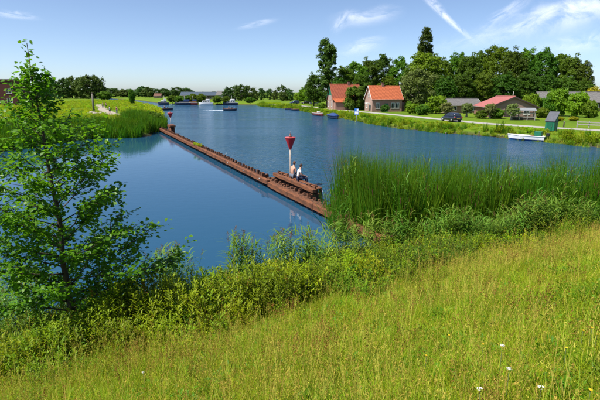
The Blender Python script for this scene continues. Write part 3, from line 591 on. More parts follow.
# far sheds on the other side of the water
c = AT(180, 97, 330); t, rf_ = house('far_shed', (c.x, c.y, 1), R(4), 26, 14, 2.5, 4.9, plank_d, sheet_b, 'far long shed with blue-grey roof behind the moored boats', 'building')
for a in (4, 10, 16, 22): window(t, 'front', a, .6, 2.0, 1.2, 0)
c = AT(216, 97, 322); t, rf_ = house('far_shed', (c.x, c.y, 1), R(-3), 15, 12, 3.0, 5.6, grey_wood, tiles_g, 'far barn with pale grey roof right of the blue-roofed shed', 'building')
box('door', 5, 8.5, -.06, .05, 0, 2.6, plank_d, t)
c = AT(154, 99.5, 400); t, rf_ = house('far_house', (c.x, c.y, 1), R(2), 6, 6, 1.7, 3.6, brick_p, mat('roof_dull_brown', (.16, .075, .05), (.11, .055, .04), .85), 'tiny far house with red roof on the skyline by the channel', 'house')
window(t, 'front', 2, .6, 1, 1, 0); window(t, 'front', 5, .6, 1, 1, 0)
# brown brick block at the left edge of the picture
t = empty('brick_block', (-103, 168, 1), R(10)); bm = bmesh.new(); bbox(bm, -26, 0, 0, 14, -.3, 9.0); bm_obj('wall', bm, brick_mat('brick_maroon', (.11, .032, .026), (.075, .024, .02), (.10, .06, .05)), t); box('parapet', -26.2, .2, -.2, 14.2, 9.003, 9.5, mat('dark_brown_trim', (.10, .05, .04)), t); tag(t, 'flat-roofed reddish brown brick building at the far left edge', 'building')
for k in range(6):
    for z in (1.2, 4.4): window(t, 'front', -23.5+4.2*k, z, 1.8, 1.7, 0)
# green hut with a steep dark roof
c = G(550.5, 132.3, .85); c.z = hz(c.x, c.y)+.05; t = empty('green_hut', c, R(-52)); s = .93
box('wall', -.62*s, .62*s, -.55*s, .55*s, 0, 1.25*s, green_p, t, .01)
bm = bmesh.new(); bbox(bm, -.66*s, .66*s, -.60*s, .62*s, 1.2535*s, 1.33*s)
for q in bbox(bm, -.69*s, .69*s, -.64*s, .66*s, 1.332*s, 1.40*s):
    if q.co.y > 0: q.co.z += 1.25*s; q.co.y -= .1*s
bm_obj('roof', bm, mat('hut_felt', (.10, .105, .12), (.07, .075, .085), .8, 3), t)
bm = bmesh.new()
for x in (-.6*s, .57*s):
    vs = [bm.verts.new(p) for p in ((x, -.5*s, 1.335*s), (x, .5*s, 1.335*s), (x, .5*s, 2.45*s), (x+.03, -.5*s, 1.335*s), (x+.03, .5*s, 1.335*s), (x+.03, .5*s, 2.45*s))]
    for f in ((0,1,2), (5,4,3), (0,3,4,1), (1,4,5,2), (2,5,3,0)): bm.faces.new([vs[i] for i in f])
bm_obj('gable', bm, green_p, t); d_ = box('door', -.35*s, .35*s, -.58*s, -.53*s, .06, 1.12*s, mat('green_door', (.012, .12, .06), (.01, .09, .05), .5), t); tube('handle', [(.25, -.55, .6), (.25, -.6, .6), (.25, -.6, .7)], [.015]*3, grey_wood, d_, 6)
tag(t, 'small green wooden hut with steep dark roof on the right bank', 'hut')
# grey frame hut by the barn
c = G(523, 120.2, 1.0); t = empty('frame_coop', (c.x, c.y, 1), R(-18))
for x in (-1.9, -.6, .65, 1.9):
    for y in (0, 1.8): box('post', x-.06, x+.06, y-.06, y+.06, -.2, 1.7, grey_wood, t)
for z in (.5, 1.2):
    for y in (0, 1.8): box('rail', -1.9, 1.9, y-.04, y+.04, z, z+.1, grey_wood, t)
bm = bmesh.new(); v = bbox(bm, -2.1, 2.1, -.25, 2.05, 1.703, 1.78)
for q in v:
    if q.co.y > 1: q.co.z += .4
bm_obj('roof', bm, mat('felt_grey', (.24, .25, .26), (.17, .18, .19), .8), t)
for x in (-1.84, -.54, .71): box('panel', x, x+1.13, .055, .075, .06, .495, plank_d, t)
tag(t, 'grey timber coop with pent roof beside the barn', 'shed')
# rail fence at the right edge
a, b = G(577, 127.3, 1.0), G(640, 130.5, 1.0); t = empty('rail_fence', (a.x, a.y, 1), math.atan2(b.y-a.y, b.x-a.x)); ln = (b-a).length
k = 0
while k*1.5 < ln: box('post', k*1.5-.07, k*1.5+.07, -.07, .07, -.3, .95, grey_wood, t); k += 1
for z in (.38, .72):
    x = 0
    while x < ln-1: box('rail', x+.01, x+2.98, -.125, -.073, z, z+.16, grey_wood, t); x += 3
tag(t, 'pale grey timber rail fence beside the lane at right', 'fence')
# sign board on the bank
c = G(356.5, 119.0, .6); c.z = hz(c.x, c.y); t = empty('notice_sign', c, R(-20)); tube('pole', [(0, 0, -.4), (0, 0, 3.0)], [.05, .045], mat('galvanised', (.5, .52, .53), (.4, .42, .43), .45, 4, metal=.6), t)
box('board', -.42, .42, -.09, -.05, 1.9, 3.2, mat('sign_blue', (.03, .16, .50), (.025, .13, .44), .4), t, .006); box('white_panel', -.36, .36, -.096, -.0905, 2.0, 2.55, white, t); box('white_arrow_panel', .02, .36, -.096, -.0905, 2.62, 3.1, white, t)
tag(t, 'blue and white waterway sign on a pole at the bank before the houses', 'sign')
# two rows of yellow flowers, mooring posts
for i, (u, lb) in enumerate(((559, 'left'), (573.5, 'right'))):
    p = G(u, 121, 1.0); tree('flower_bush', 'bush_yellow', (p.x, p.y, 1), .75, 1.7, i, lb+' one of two low yellow flowering bushes behind the green hut', 'bush', 'yellow flowers by the hut')
for u, v, h_, lb in ((563, 131.5, .8, 'short dark post right of the green hut'), (479, 133.5, 1.0, 'thin mooring post on the bank left of the white blue boat'), (446, 131.5, 1.0, 'thin mooring post on the bank below the car')):
    p = G(u, v, .4); zz0 = hz(p.x, p.y); t = empty('mooring_post', (p.x, p.y, zz0)); tube('shaft', [(0, 0, -.4), (0, 0, h_)], [.09, .085], plank_d, t); tube('cap', [(0, 0, h_+.002), (0, 0, h_+.05)], [.10, .08], grey_wood, t); tag(t, lb, 'post')
# tall post and boulders on the spit
p = G(94, 112.5, 1.0); t = empty('wooden_pole', (p.x, p.y, 1)); tube('shaft', [(0, 0, -.5), (0, 0, 2.5), (.03, 0, 4.9)], [.24, .22, .2], bark_g, t, 10); tube('top_band', [(.03, 0, 4.55), (.03, 0, 4.75)], [.215, .215], plank_d, t, 10)
tag(t, 'tall weathered wooden pole on the left spit beside the path', 'pole')
rs = random.Random(5); stone = mat('tan_stone', (.42, .37, .29), (.28, .24, .19), .9, 4, .5, 10)
for i in range(7):
    p = G(90+i*1.7+rs.uniform(-.4, .4), 113.8+rs.uniform(-.8, .9), 1.0); bm = bmesh.new(); bmesh.ops.create_icosphere(bm, subdivisions=2, radius=1)
    sc = rs.uniform(.35, .6)
    for v in bm.verts:
        k = 1+.22*math.sin(v.co.x*3+i)+.18*math.cos(v.co.y*4+2*i)+rs.uniform(-.06, .06); v.co = Vector((v.co.x*k*sc*1.2, v.co.y*k*sc, v.co.z*k*sc*.75))
    o = bm_obj('boulder', bm, stone); o.location = (p.x, p.y, 1+sc*.3); tag(o, '%s tan boulder from the left in the heap beside the wooden pole' % ORD[i], 'boulder', 'boulders at the foot of the pole')

# ------------------------------------------------------------------ sheet-pile wall
rust = mat('rusty_timber', (.235, .086, .034), (.07, .032, .018), .88, 3.5, .8, 18, stretch=(.5, 2, 2), c3=(.155, .058, .026)); rust_d = mat('dark_rust', (.17, .068, .034), (.06, .032, .022), .9, 4, .6, 22)
pile_low = mat('dark_pile_foot', (.05, .04, .025), (.03, .03, .018), .6, 6, .4, 20)  # darker colour for the sheet piling's lower band
wall = empty('sheet_pile_wall', (W0.x, W0.y, 0), WA); tag(wall, 'long low rust-brown pile wall dividing pond from river', 'wall')
def sheet(name, x0, x1, y, ztop, m, parent):
    acc = Acc(); xs = []; x = x0; k = 0
    while x < x1:
        o = [.11, .11, -.11, -.11][k % 4]; xs.append((x, y+o)); x += [.24, .10, .24, .10][k % 4]; k += 1
    V = np.array([(a, b, z) for a, b in xs for z in (-.9, .16, ztop)]); n = len(xs)
    F = [[3*i+j, 3*i+3+j, 3*i+4+j, 3*i+1+j] for i in range(n-1) for j in (0, 1)]; me = mesh_np(name, V, F, [pile_low, m], [f for i in range(n-1) for f in (0, 1)])
    o = obj(name, me, parent); md = o.modifiers.new('thickness', 'SOLIDIFY'); md.thickness = .03; return o
sheet('sheet_piling', 0, WL, .02, .50, rust_d, wall)
rw = random.Random(9); BX0, BX1 = 56.6, 64.0
def beam_mesh(l, w_, h_, seed):
    bm = bmesh.new(); bbox(bm, 0, l, -w_/2, w_/2, 0, h_); bmesh.ops.subdivide_edges(bm, edges=[e for e in bm.edges if abs(e.verts[0].co.x-e.verts[1].co.x) > .1], cuts=5)
    r_ = random.Random(seed)
    for v in bm.verts: v.co.z += r_.uniform(-.012, .012); v.co.y += r_.uniform(-.01, .01)
    bmesh.ops.bevel(bm, geom=[e for e in bm.edges if e.calc_face_angle(0) > 1], offset=.02, segments=1, affect='EDGES'); bmesh.ops.recalc_face_normals(bm, faces=bm.faces)
    me = bpy.data.meshes.new('wale'); bm.to_mesh(me); bm.free(); me.materials.append(rust); return me
bms = [beam_mesh(3.19, .22, .30, s) for s in range(4)]
x = .1; k = 0
while x < WL-.5:
    low = BX0 < x+1 < BX1+8
    o = obj('wale', bms[k % 4], wall, (x, -.27, (.17 if low else .26)+rw.uniform(-.012, .012))); o.rotation_euler = (0, rw.uniform(-.004, .004), rw.uniform(-.004, .004)); x += 3.2; k += 1
def head_mesh(seed):
    r_ = random.Random(seed); bm = bmesh.new(); bbox(bm, -.11, .11, -.10, .10, -.45, 0); bbox(bm, -.08, .08, -.075, .075, .001, .035)
    for v in bm.verts:
        if v.co.z > -.1: v.co += Vector((r_.uniform(-.02, .02), r_.uniform(-.02, .02), r_.uniform(-.03, .03)))
    bmesh.ops.recalc_face_normals(bm, faces=bm.faces); me = bpy.data.meshes.new('pile_head'); bm.to_mesh(me); bm.free(); me.materials.append(rust_d); return me
hms = [head_mesh(s) for s in range(5)]
x = .3; k = 0
while x < WL-.2:
    low = BX0 < x < BX1+8; o = obj('pile_head', hms[k % 5], wall, (x, .15, (.62 if low else .68)+rw.uniform(-.08, .04))); o.rotation_euler = (rw.uniform(-.08, .08), rw.uniform(-.08, .08), rw.uniform(-.2, .2)); o.scale = (rw.uniform(.55, 1.0), rw.uniform(.7, 1.0), 1); x += .62*rw.uniform(.8, 1.25); k += 1
# the box where the two sit: a second, higher row behind
BK = .86
sheet('back_sheet_piling', BX0, 62.2, BK, .62, rust_d, wall)
bl = beam_mesh(5.9, .26, .22, 8)
o = obj('back_wale', bl, wall, (BX0-.1, BK-.26, .60)); o = obj('seat_plank', beam_mesh(5.7, .3, .07, 9), wall, (BX0+.05, BK+.09, .79))
for k in range(9):
    if k in (4, 5, 6): continue
    o = obj('pile_head', hms[k % 5], wall, (BX0+.15+k*.66, BK-.02, .94+rw.uniform(-.04, .04)))
for x in (BX0-.02, 62.1): box('end_beam', x-.16, x+.16, .30, BK+.32, .16, .50, rust_d, wall, .02)
for x in (BX0+.2, 58.6, 60.4, 62.0): tube('brace_pile', [(x, BK+.3, -1.2), (x, BK+.3, .70)], [.12, .11], rust_d, wall, 9)
for x in (53, 49, 56.4): tube('bolt', [(x, -.43, .46), (x, -.46, .46)], [.05, .05], mat('pale_bolt', (.45, .43, .40)), wall, 6)
box('step_post', BX0-.36, BX0-.16, -.25, -.05, .1, .82, rust_d, wall, .01)
# capping block near the far head
p = G(169, 129.5, .6); t = empty('mooring_dolphin', (p.x+.4, p.y, 0), WA)
for dx, dy in ((-.7, -.2), (0, .25), (.7, -.2)): tube('pile', [(dx, dy, -1.2), (dx*.9, dy, 1.0)], [.2, .19], rust_d, t, 9)
box('cap_beam', -1.1, 1.1, -.42, .42, 1.003, 1.3, rust, t, .03); tag(t, 'short brown capped pile cluster at the far end of the wall', 'dolphin')
# red cone beacons
red = mat('beacon_red', (.55, .035, .045), (.42, .025, .035), .45, 3); pole_g = mat('beacon_pole', (.40, .36, .32), (.22, .16, .12), .6, 4, stretch=(1, 1, .4), metal=.3)
def beacon(loc, top, r, h_, label):
    t = empty('beacon', (loc[0], loc[1], 0)); tube('pole', [(0, 0, -1.3), (0, 0, top-.1)], [.06, .055], pole_g, t, 10)
    bm = bmesh.new(); tube_bm(bm, [(0, 0, top-h_), (0, 0, top-h_*.02), (0, 0, top)], [.06, r, r*.99], 20); bm_obj('cone', bm, red, t)
    tube('rim', [(0, 0, top+.002), (0, 0, top+.06)], [r*1.04, r*1.02], mat('beacon_rim', (.62, .10, .09), (.5, .06, .06), .5), t, 20)
    l = tube('lamp', [(0, 0, top+.062), (0, 0, top+.13), (0, 0, top+.131), (0, 0, top+.26), (0, 0, top+.31)], [.09, .09, .065, .065, .02], mat('lamp_body', (.16, .05, .04), (.08, .04, .035), .4), t, 10)
    tube('spike', [(0, 0, top+.311), (0, 0, top+.46)], [.012, .006], pole_g, l, 6); return tag(t, label, 'beacon')
beacon((-.615, 28.6), 3.16, .33, .72, 'red cone-topped beacon on a pole behind the two sitting people')
beacon((-21.7, 76.5), 2.55, .42, .75, 'small far red beacon near the far end of the wall')

# ------------------------------------------------------------------ cars
rubber = mat('tyre_rubber', (.02, .02, .02), (.015, .015, .015), .85); alloy = mat('alloy', (.45, .46, .47), (.35, .36, .37), .35, 4, metal=.8); taillight = mat('tail_light', (.45, .015, .02), (.3, .01, .015), .2, 3, spec=.6); headlight = mat('head_light', (.75, .77, .8), (.6, .62, .65), .15, 3, spec=.6); plate_y = mat('plate_yellow', (.62, .45, .04), (.55, .40, .035), .5)
def section_loft(bm, secs, closed=True):
    rows = [[bm.verts.new(p) for p in s] for s in secs]
    for a, b in zip(rows, rows[1:]):
        for i in range(len(a) if closed else len(a)-1): bm.faces.new((a[i], a[(i+1) % len(a)], b[(i+1) % len(a)], b[i]))
    bm.faces.new(rows[0][::-1]); bm.faces.new(rows[-1]); return rows
def car(loc, rz, paint, label):
    """nose towards local +x, 4.1 m long hatchback"""
    t = empty('car', loc, rz)
    st = [(-2.05, .42, .78, .74), (-2.0, .32, .95, .80), (-1.6, .24, .97, .86), (-.6, .22, .95, .87), (.6, .22, .93, .87), (1.15, .24, .88, .86), (1.7, .28, .78, .80), (1.98, .34, .66, .70), (2.05, .42, .56, .58)]
    secs = []
    for x, zb, zt, hw in st:
        secs.append([(x, -hw*.86, zb), (x, -hw, zb+.14), (x, -hw, zt-.20), (x, -hw*.94, zt-.03), (x, -hw*.8, zt), (x, hw*.8, zt), (x, hw*.94, zt-.03), (x, hw, zt-.20), (x, hw, zb+.14), (x, hw*.86, zb)])
    bm = bmesh.new(); section_loft(bm, secs); bm_obj('body', bm, paint, t, True)
    cb = [(-1.95, .93, .93, .70, .68), (-1.72, .94, 1.36, .75, .58), (-1.2, .94, 1.46, .78, .60), (-.2, .93, 1.48, .78, .61), (.35, .92, 1.40, .77, .60), (1.1, .88, .90, .74, .70)]
    bm = bmesh.new(); section_loft(bm, [[(x, -a, z0), (x, -b-.01, z1-.05), (x, -b*.85, z1), (x, b*.85, z1), (x, b+.01, z1-.05), (x, a, z0)] for x, z0, z1, a, b in cb]); bm_obj('cabin', bm, paint, t, True)
    def quad(nm, pts, m, par=t):
        bm = bmesh.new(); p = [Vector(q) for q in pts]; n = (p[1]-p[0]).cross(p[2]-p[0]).normalized()*.012; a = [bm.verts.new(q+n) for q in p]; b = [bm.verts.new(q-n) for q in p]; k = len(p); bm.faces.new(a); bm.faces.new(b[::-1])
        for i in range(k): bm.faces.new((a[i], b[i], b[(i+1) % k], a[(i+1) % k]))
        return bm_obj(nm, bm, m, par)
    for s in (-1, 1):
        quad('side_window', [(-.38, s*.775, .99), (.78, s*.762, .97), (.28, s*.632, 1.36), (-.35, s*.64, 1.42)], glass); quad('side_window', [(-1.62, s*.765, 1.0), (-.46, s*.775, .99), (-.43, s*.645, 1.42), (-1.25, s*.635, 1.40)], glass)
        for x in (-1.28, 1.27):
            wh = empty_part('wheel', t); tube('tyre', [(x, s*.66, .31), (x, s*.885, .31)], [.31, .31], rubber, wh, 18); tube('rim', [(x, s*.87, .31), (x, s*.895, .31)], [.20, .19], alloy, wh, 12)
        box('tail_light', -2.075, -1.95, min(s*.5, s*.79), max(s*.5, s*.79), .70, .90, taillight, t, .015); box('headlight', 1.86, 2.03, min(s*.36, s*.66), max(s*.36, s*.66), .56, .66, headlight, t, .015)
        box('mirror', .62, .76, min(s*.84, s*1.0), max(s*.84, s*1.0), .93, 1.06, paint, t, .02)
    quad('rear_window', [(-1.945, -.58, .99), (-1.945, .58, .99), (-1.765, .50, 1.31), (-1.765, -.50, 1.31)], glass); quad('windscreen', [(1.06, -.62, .95), (1.06, .62, .95), (.42, .52, 1.36), (.42, -.52, 1.36)], glass)
    box('number_plate', -2.085, -2.04, -.26, .26, .58, .70, plate_y, t); box('bumper', -2.11, -1.9, -.72, .72, .34, .5, mat('black_plastic', (.03, .03, .03), (.02, .02, .02), .6), t, .02)
    return tag(t, label, 'car')
navy = mat('car_paint_navy', (.012, .014, .035), (.010, .012, .03), .25, 2, spec=.6, coat=.7)
c = G(451, 121.4, 1.02); car((c.x, c.y, 1.03), math.atan2((ROAD[4]-ROAD[6]).y, (ROAD[4]-ROAD[6]).x)+.0, navy, 'dark blue hatchback car parked on the lane before the cottage')
c = G(297, 104.0, 1.02); car((c.x-1, c.y, 1.03), R(200), mat('car_paint_blue', (.03, .06, .16), (.025, .05, .14), .25, 2, coat=.7), 'small far blue car at the lane end left of the houses')
c = G(306.5, 104.3, 1.02); car((c.x, c.y+4, 1.03), R(185), mat('car_paint_black', (.02, .02, .022), (.015, .015, .017), .25, 2, coat=.7), 'far black car right of the blue one at the lane end')
c = G(311.5, 104.6, 1.02); car((c.x+1.5, c.y+3, 1.03), R(175), mat('car_paint_silver', (.45, .46, .48), (.40, .41, .43), .3, 2, metal=.4, coat=.7), 'far silver car at the foot of the light trees')

# ------------------------------------------------------------------ people
skin_m = mat('skin', (.55, .30, .21), (.47, .25, .17), .55, 3); skin_t = mat('skin_tanned', (.42, .21, .14), (.36, .17, .11), .55, 3)
def skinned(name, verts, edges, rads, m, parent, root=0, sub=1):
    bm = bmesh.new(); lay = bm.verts.layers.skin.verify(); vs = [bm.verts.new(v) for v in verts]
    for a, b in edges: bm.edges.new((vs[a], vs[b]))
    for i, (v, r_) in enumerate(zip(vs, rads)): v[lay].radius = (r_, r_) if isinstance(r_, (int, float)) else r_; v[lay].use_root = (i == root)
    me = bpy.data.meshes.new(name); bm.to_mesh(me); bm.free(); me.materials.append(m); o = obj(name, me, parent)
    sk = o.modifiers.new('skin', 'SKIN'); sk.use_smooth_shade = True; sk.branch_smoothing = .6
    sb = o.modifiers.new('smooth', 'SUBSURF'); sb.levels = sub; sb.render_levels = sub; return o
def person(loc, rz, label, pose='stand', shirt=None, trousers=None, hair=None, skin=skin_m, h=1.75, swing=.16, sleeve=True, detail=True):
    """faces local +y"""
    k = h/1.75; t = empty('person', loc, rz); J = {}
    if pose == 'sit':
        J.update(pel=(0, .0, .13), spi=(0, -.02, .33), che=(0, .05, .56), nec=(0, .11, .70), hb=(0, .14, .755), hd=(0, .165, .83), tp=(0, .155, .915), nose=(0, .265, .82))
        for s, n in ((-1, 'l'), (1, 'r')):
            J.update({'sh'+n: (s*.185, .06, .61), 'el'+n: (s*.25, .12, .34), 'wr'+n: (s*.16, .35, .25), 'ha'+n: (s*.13, .42, .23), 'hi'+n: (s*.10, .05, .11), 'kn'+n: (s*.14, .47, .13), 'an'+n: (s*.14, .50, -.30), 'to'+n: (s*.15, .65, -.36)})
        fd = (0, .09, -.03)
    else:
        J.update(pel=(0, 0, .95), spi=(0, .01, 1.14), che=(0, 0, 1.36), nec=(0, 0, 1.50), hb=(0, .02, 1.56), hd=(0, .035, 1.64), tp=(0, .025, 1.735), nose=(0, .135, 1.63))
        for s, n in ((-1, 'l'), (1, 'r')):
            q = s*swing; J.update({'sh'+n: (s*.185, 0, 1.42), 'el'+n: (s*.24, -q*.6, 1.14), 'wr'+n: (s*.235, -q*1.1+.08, .90), 'ha'+n: (s*.235, -q*1.25+.10, .82), 'hi'+n: (s*.095, 0, .91), 'kn'+n: (s*.10, q*.9+.03, .50), 'an'+n: (s*.10, q*1.2-.03, .085), 'to'+n: (s*.11, q*1.2+.12, .04)})
        fd = (0, .015, -.09)
    rad = dict(pel=(.155, .115), spi=(.14, .10), che=(.165, .115), nec=.058, hb=.062, hd=(.078, .092), tp=.05, nose=.018)
    for n in 'lr': rad.update({'sh'+n: .062, 'el'+n: .043, 'wr'+n: .028, 'ha'+n: (.040, .022), 'hi'+n: .09, 'kn'+n: .058, 'an'+n: .04, 'to'+n: (.042, .03)})
    E = [('pel', 'spi'), ('spi', 'che'), ('che', 'nec'), ('nec', 'hb'), ('hb', 'hd'), ('hd', 'tp'), ('hd', 'nose')]
    for n in 'lr': E += [('che', 'sh'+n), ('sh'+n, 'el'+n), ('el'+n, 'wr'+n), ('wr'+n, 'ha'+n), ('pel', 'hi'+n), ('hi'+n, 'kn'+n), ('kn'+n, 'an'+n), ('an'+n, 'to'+n)]
    if detail:
        for s, n in ((-1, 'l'), (1, 'r')):
            h0 = Vector(J['ha'+n])
            for i, (dx, ln) in enumerate(((-.03, .075), (-.01, .085), (.01, .08), (.03, .065))):
                f = Vector(fd).normalized(); a = h0+Vector((dx, 0, 0))+f*.035; b = a+f*ln*.55; c_ = b+(f+Vector((0, 0, -.5)) if pose == 'sit' else f+Vector((-s*.4, 0, 0))).normalized()*ln*.45
                for nm, pt in (('a', a), ('b', b), ('c', c_)): J['f%d%s%s' % (i, nm, n)] = tuple(pt); rad['f%d%s%s' % (i, nm, n)] = .009
                E += [('ha'+n, 'f%da%s' % (i, n)), ('f%da%s' % (i, n), 'f%db%s' % (i, n)), ('f%db%s' % (i, n), 'f%dc%s' % (i, n))]
            a = h0+Vector((-s*.05, .01, 0)); b = a+Vector((-s*.02, .03, -.02)); J['ta'+n], J['tb'+n] = tuple(a), tuple(b); rad['ta'+n] = .012; rad['tb'+n] = .010; E += [('ha'+n, 'ta'+n), ('ta'+n, 'tb'+n)]
    def part(nm, keys, edges, grow, m, parent, over=None, sub=1):
        ix = {q: i for i, q in enumerate(keys)}; over = over or {}
        vs = [tuple(c_*k for c_ in over.get(q, (J[q],))[0]) if q in over else tuple(c_*k for c_ in J[q]) for q in keys]
        rs_ = []
        for q in keys:
            r_ = rad[q]; r_ = r_ if isinstance(r_, tuple) else (r_, r_); g_ = grow.get(q, grow['*']) if isinstance(grow, dict) else grow; rs_.append(tuple((x+g_)*k for x in r_))
        return skinned(nm, vs, [(ix[a], ix[b]) for a, b in edges], rs_, m, parent, 0, sub)
    body = part('body', list(J), E, 0, skin, t)
    if shirt:
        ks = ['pel', 'spi', 'che', 'shl', 'shr']+(['ell', 'elr'] if sleeve else []); es = [('pel', 'spi'), ('spi', 'che'), ('che', 'shl'), ('che', 'shr')]+([('shl', 'ell'), ('shr', 'elr')] if sleeve else [])
        ov = {}
        if sleeve:
            for n in 'lr': ov['el'+n] = (tuple(np.array(J['sh'+n])*.35+np.array(J['el'+n])*.65),)
        part('shirt', ks, es, .016, shirt, body, ov)
    if trousers:
        ks = ['pel', 'hil', 'knl', 'hir', 'knr', 'anl', 'anr'][:5 if trousers[1] else 7]; es = [('pel', 'hil'), ('hil', 'knl'), ('pel', 'hir'), ('hir', 'knr')]+([] if trousers[1] else [('knl', 'anl'), ('knr', 'anr')])
        part('shorts' if trousers[1] else 'trousers', ks, es, .022, trousers[0], body)
    if hair:
        bm = bmesh.new(); bmesh.ops.create_uvsphere(bm, u_segments=14, v_segments=10, radius=1); hc = Vector(J['hd'])
        for v in list(bm.verts):
            c_ = v.co
            if c_.z < -.1 and c_.y > -.2: bm.verts.remove(v)
        for v in bm.verts:
            c_ = v.co; front = max(0, c_.y); v.co = (hc+Vector((c_.x*.098, c_.y*(.098 if c_.y < 0 else .075)-.012, c_.z*(.118 if c_.z > 0 else .10)+.022+front*.02)))*k
        bm_obj('hair', bm, hair, body, True)
    if detail:
        for s in (-1, 1):
            for nm, off, rr_, m in (('eye', (s*.032, .083, .015), .012, mat('eye_dark', (.05, .04, .04), (.03, .03, .03), .3)), ('ear', (s*.088, .0, .0), .022, skin)):
                bm = bmesh.new(); bmesh.ops.create_icosphere(bm, subdivisions=1, radius=rr_*k); bmesh.ops.translate(bm, verts=bm.verts, vec=(Vector(J['hd'])+Vector(off))*k); bm_obj(nm, bm, m, body, True)
    shoe = mat('dark_shoe', (.04, .035, .035), (.025, .025, .025), .7)
    for n in 'lr':
        if pose != 'sit': part('shoe', ['an'+n, 'to'+n], [('an'+n, 'to'+n)], .012, shoe, body)
    return tag(t, label, 'person')
def wpt(x, y, z): q = W0+wdir*x+wnor*y; return Vector((q.x, q.y, z))
fz = math.atan2(wnor.y, wnor.x)-math.pi/2
brown_h = mat('hair_brown', (.12, .05, .025), (.08, .035, .02), .7, 20); dark_h = mat('hair_dark', (.05, .025, .015), (.03, .018, .012), .7, 20); white_c = mat('white_cotton', (.80, .79, .77), (.70, .69, .67), .85, 6); denim = mat('denim', (.035, .05, .10), (.025, .035, .07), .9, 12)
def along(u, yoff):                             # place along the wall whose line at yoff meets photo column u
    best = min((abs(((W0+wdir*x+wnor*yoff).x)/((W0+wdir*x+wnor*yoff).y*cp+.0-(-5.0)*0) - (u-300)/443*1.0/cp*cp), x) for x in np.arange(55, 66, .02)); return best[1]
for u, lb, kw, tw in ((293.2, 'bare-chested brown-haired person sitting on the wall beside the beacon pole', dict(trousers=(mat('shorts_grey', (.14, .16, .20), (.10, .11, .14), .9), True), hair=brown_h, h=1.8), .15), (299.6, 'person in white shirt sitting hunched at the right on the wall', dict(shirt=white_c, trousers=(denim, False), hair=dark_h, h=1.76), -.25)):
    x = along(u, BK+.05); person(wpt(x, BK-.02, .87), fz+tw, lb, 'sit', **kw)
for (u, v), lb, kw, rz in (((103, 107.6), 'person in dark clothes walking on the sandy path, farthest left', dict(shirt=denim, trousers=(denim, False), hair=dark_h), 2.6), ((106.2, 107.9), 'person in black walking on the path beside another far walker', dict(shirt=mat('black_cloth', (.03, .03, .035)), trousers=(mat('black_cloth2', (.03, .03, .03)), False), hair=dark_h), 2.9),
                       ((110, 113.6), 'person in blue top on the nearer part of the sandy path', dict(shirt=mat('blue_cloth', (.06, .12, .38), (.05, .10, .3), .85), trousers=(denim, True), hair=dark_h), -.6), ((117, 113.9), 'person in red-brown top standing rightmost on the spit', dict(shirt=mat('plum_cloth', (.22, .07, .10), (.17, .05, .08), .85), trousers=(mat('shorts_grey', (.2, .2, .2)), False), hair=brown_h), .5)):
    p = G(u, v, 1.02); person((p.x, p.y, 1.025), rz, lb, 'stand', detail=False, **kw)

# ------------------------------------------------------------------ boats
def hull(t, Lh, B, free, m, m2=None, draft=.25, rake=.45, deckm=None, stripe=None):
    """bow towards +x"""
    n = 12; secs = []; 
    for i in range(n+1):
        s = i/n; x = -Lh/2+Lh*s; b = B/2*(1-max(0, (s-.45)/.55)**2.2*.97)*(.9+.1*min(1, s*4)); sh = free*(1+.28*max(0, s-.5)**1.5*2)
        secs.append([(x-rake*(1-0)*s*.35, -b*.55, -draft*(1-s*.4)), (x, -b*.93, free*.35), (x+rake*s*.2, -b, sh), (x+rake*s*.2, b, sh), (x, b*.93, free*.35), (x-rake*s*.35, b*.55, -draft*(1-s*.4))])
    bm = bmesh.new(); rows = section_loft(bm, secs)
    for f in bm.faces:
        zc = f.calc_center_median().z
        if m2 and zc < free*.36: f.material_index = 1
        if f.normal.z > .8 and zc > free*.8: f.material_index = 0
    o = bm_obj('hull', bm, [m, m2 or m], t)
    bm = bmesh.new(); 
    for s in (2, 3): tube_bm(bm, [Vector(q[s])+Vector((0, 0, .02)) for q in secs], [.04]*len(secs), 6)
    bm_obj('gunwale', bm, stripe or white, t); return secs
hull_w = mat('hull_white', (.75, .76, .77), (.66, .67, .68), .3, 2, spec=.5); hull_b = mat('hull_blue', (.02, .09, .33), (.018, .07, .27), .3, 2, spec=.5); hull_n = mat('hull_navy', (.02, .03, .07), (.015, .025, .055), .35, 2, spec=.5); hull_r = mat('hull_maroon', (.20, .05, .05), (.15, .04, .04), .4, 2); tarp = mat('tarp_blue', (.025, .055, .17), (.02, .045, .13), .8, 2, .4, 8)
varn = mat('varnish', (.25, .11, .04), (.18, .08, .03), .35, 6, stretch=(.4, 3, 3))
def outboard(t, x, s=1.0):
    e = empty_part('outboard_motor', t); box('cowl', x-.28*s, x+.12*s, -.17*s, .17*s, .62*s, 1.05*s, mat('black_cowl', (.02, .02, .022), (.015, .015, .016), .35), e, .04*s); box('shaft', x-.12*s, x+.0, -.06*s, .06*s, -.3, .62*s, mat('cowl_grey', (.1, .1, .1)), e, .01)
# white and blue boat before the hut
a, b = G(510.5, 138.7, 0), G(541, 140.6, 0); c = (a+b)/2; t = empty('motor_boat', (c.x-.25, c.y-.7, 0), math.atan2(a.y-b.y, a.x-b.x)); hull(t, 4.4, 1.75, .58, hull_w, hull_b); outboard(t, -2.35)
box('thwart', -.9, -.6, -.72, .72, .60, .67, varn, t); box('console', -1.75, -.95, -.34, .4, .64, 1.18, green_p, t, .03); box('inner_floor', -1.9, .9, -.6, .6, .60, .625, mat('deck_grey', (.5, .5, .5)), t); box('windscreen', -.93, -.9, -.36, .36, 1.0, 1.3, glass, t)
tube('mooring_rope', [(2.2, .1, .66), (2.6, 1.0, .5), (2.9, 2.2, .75)], [.015]*3, mat('rope', (.5, .45, .35)), t, 5); tag(t, 'white and blue open motor boat moored before the green hut', 'boat')
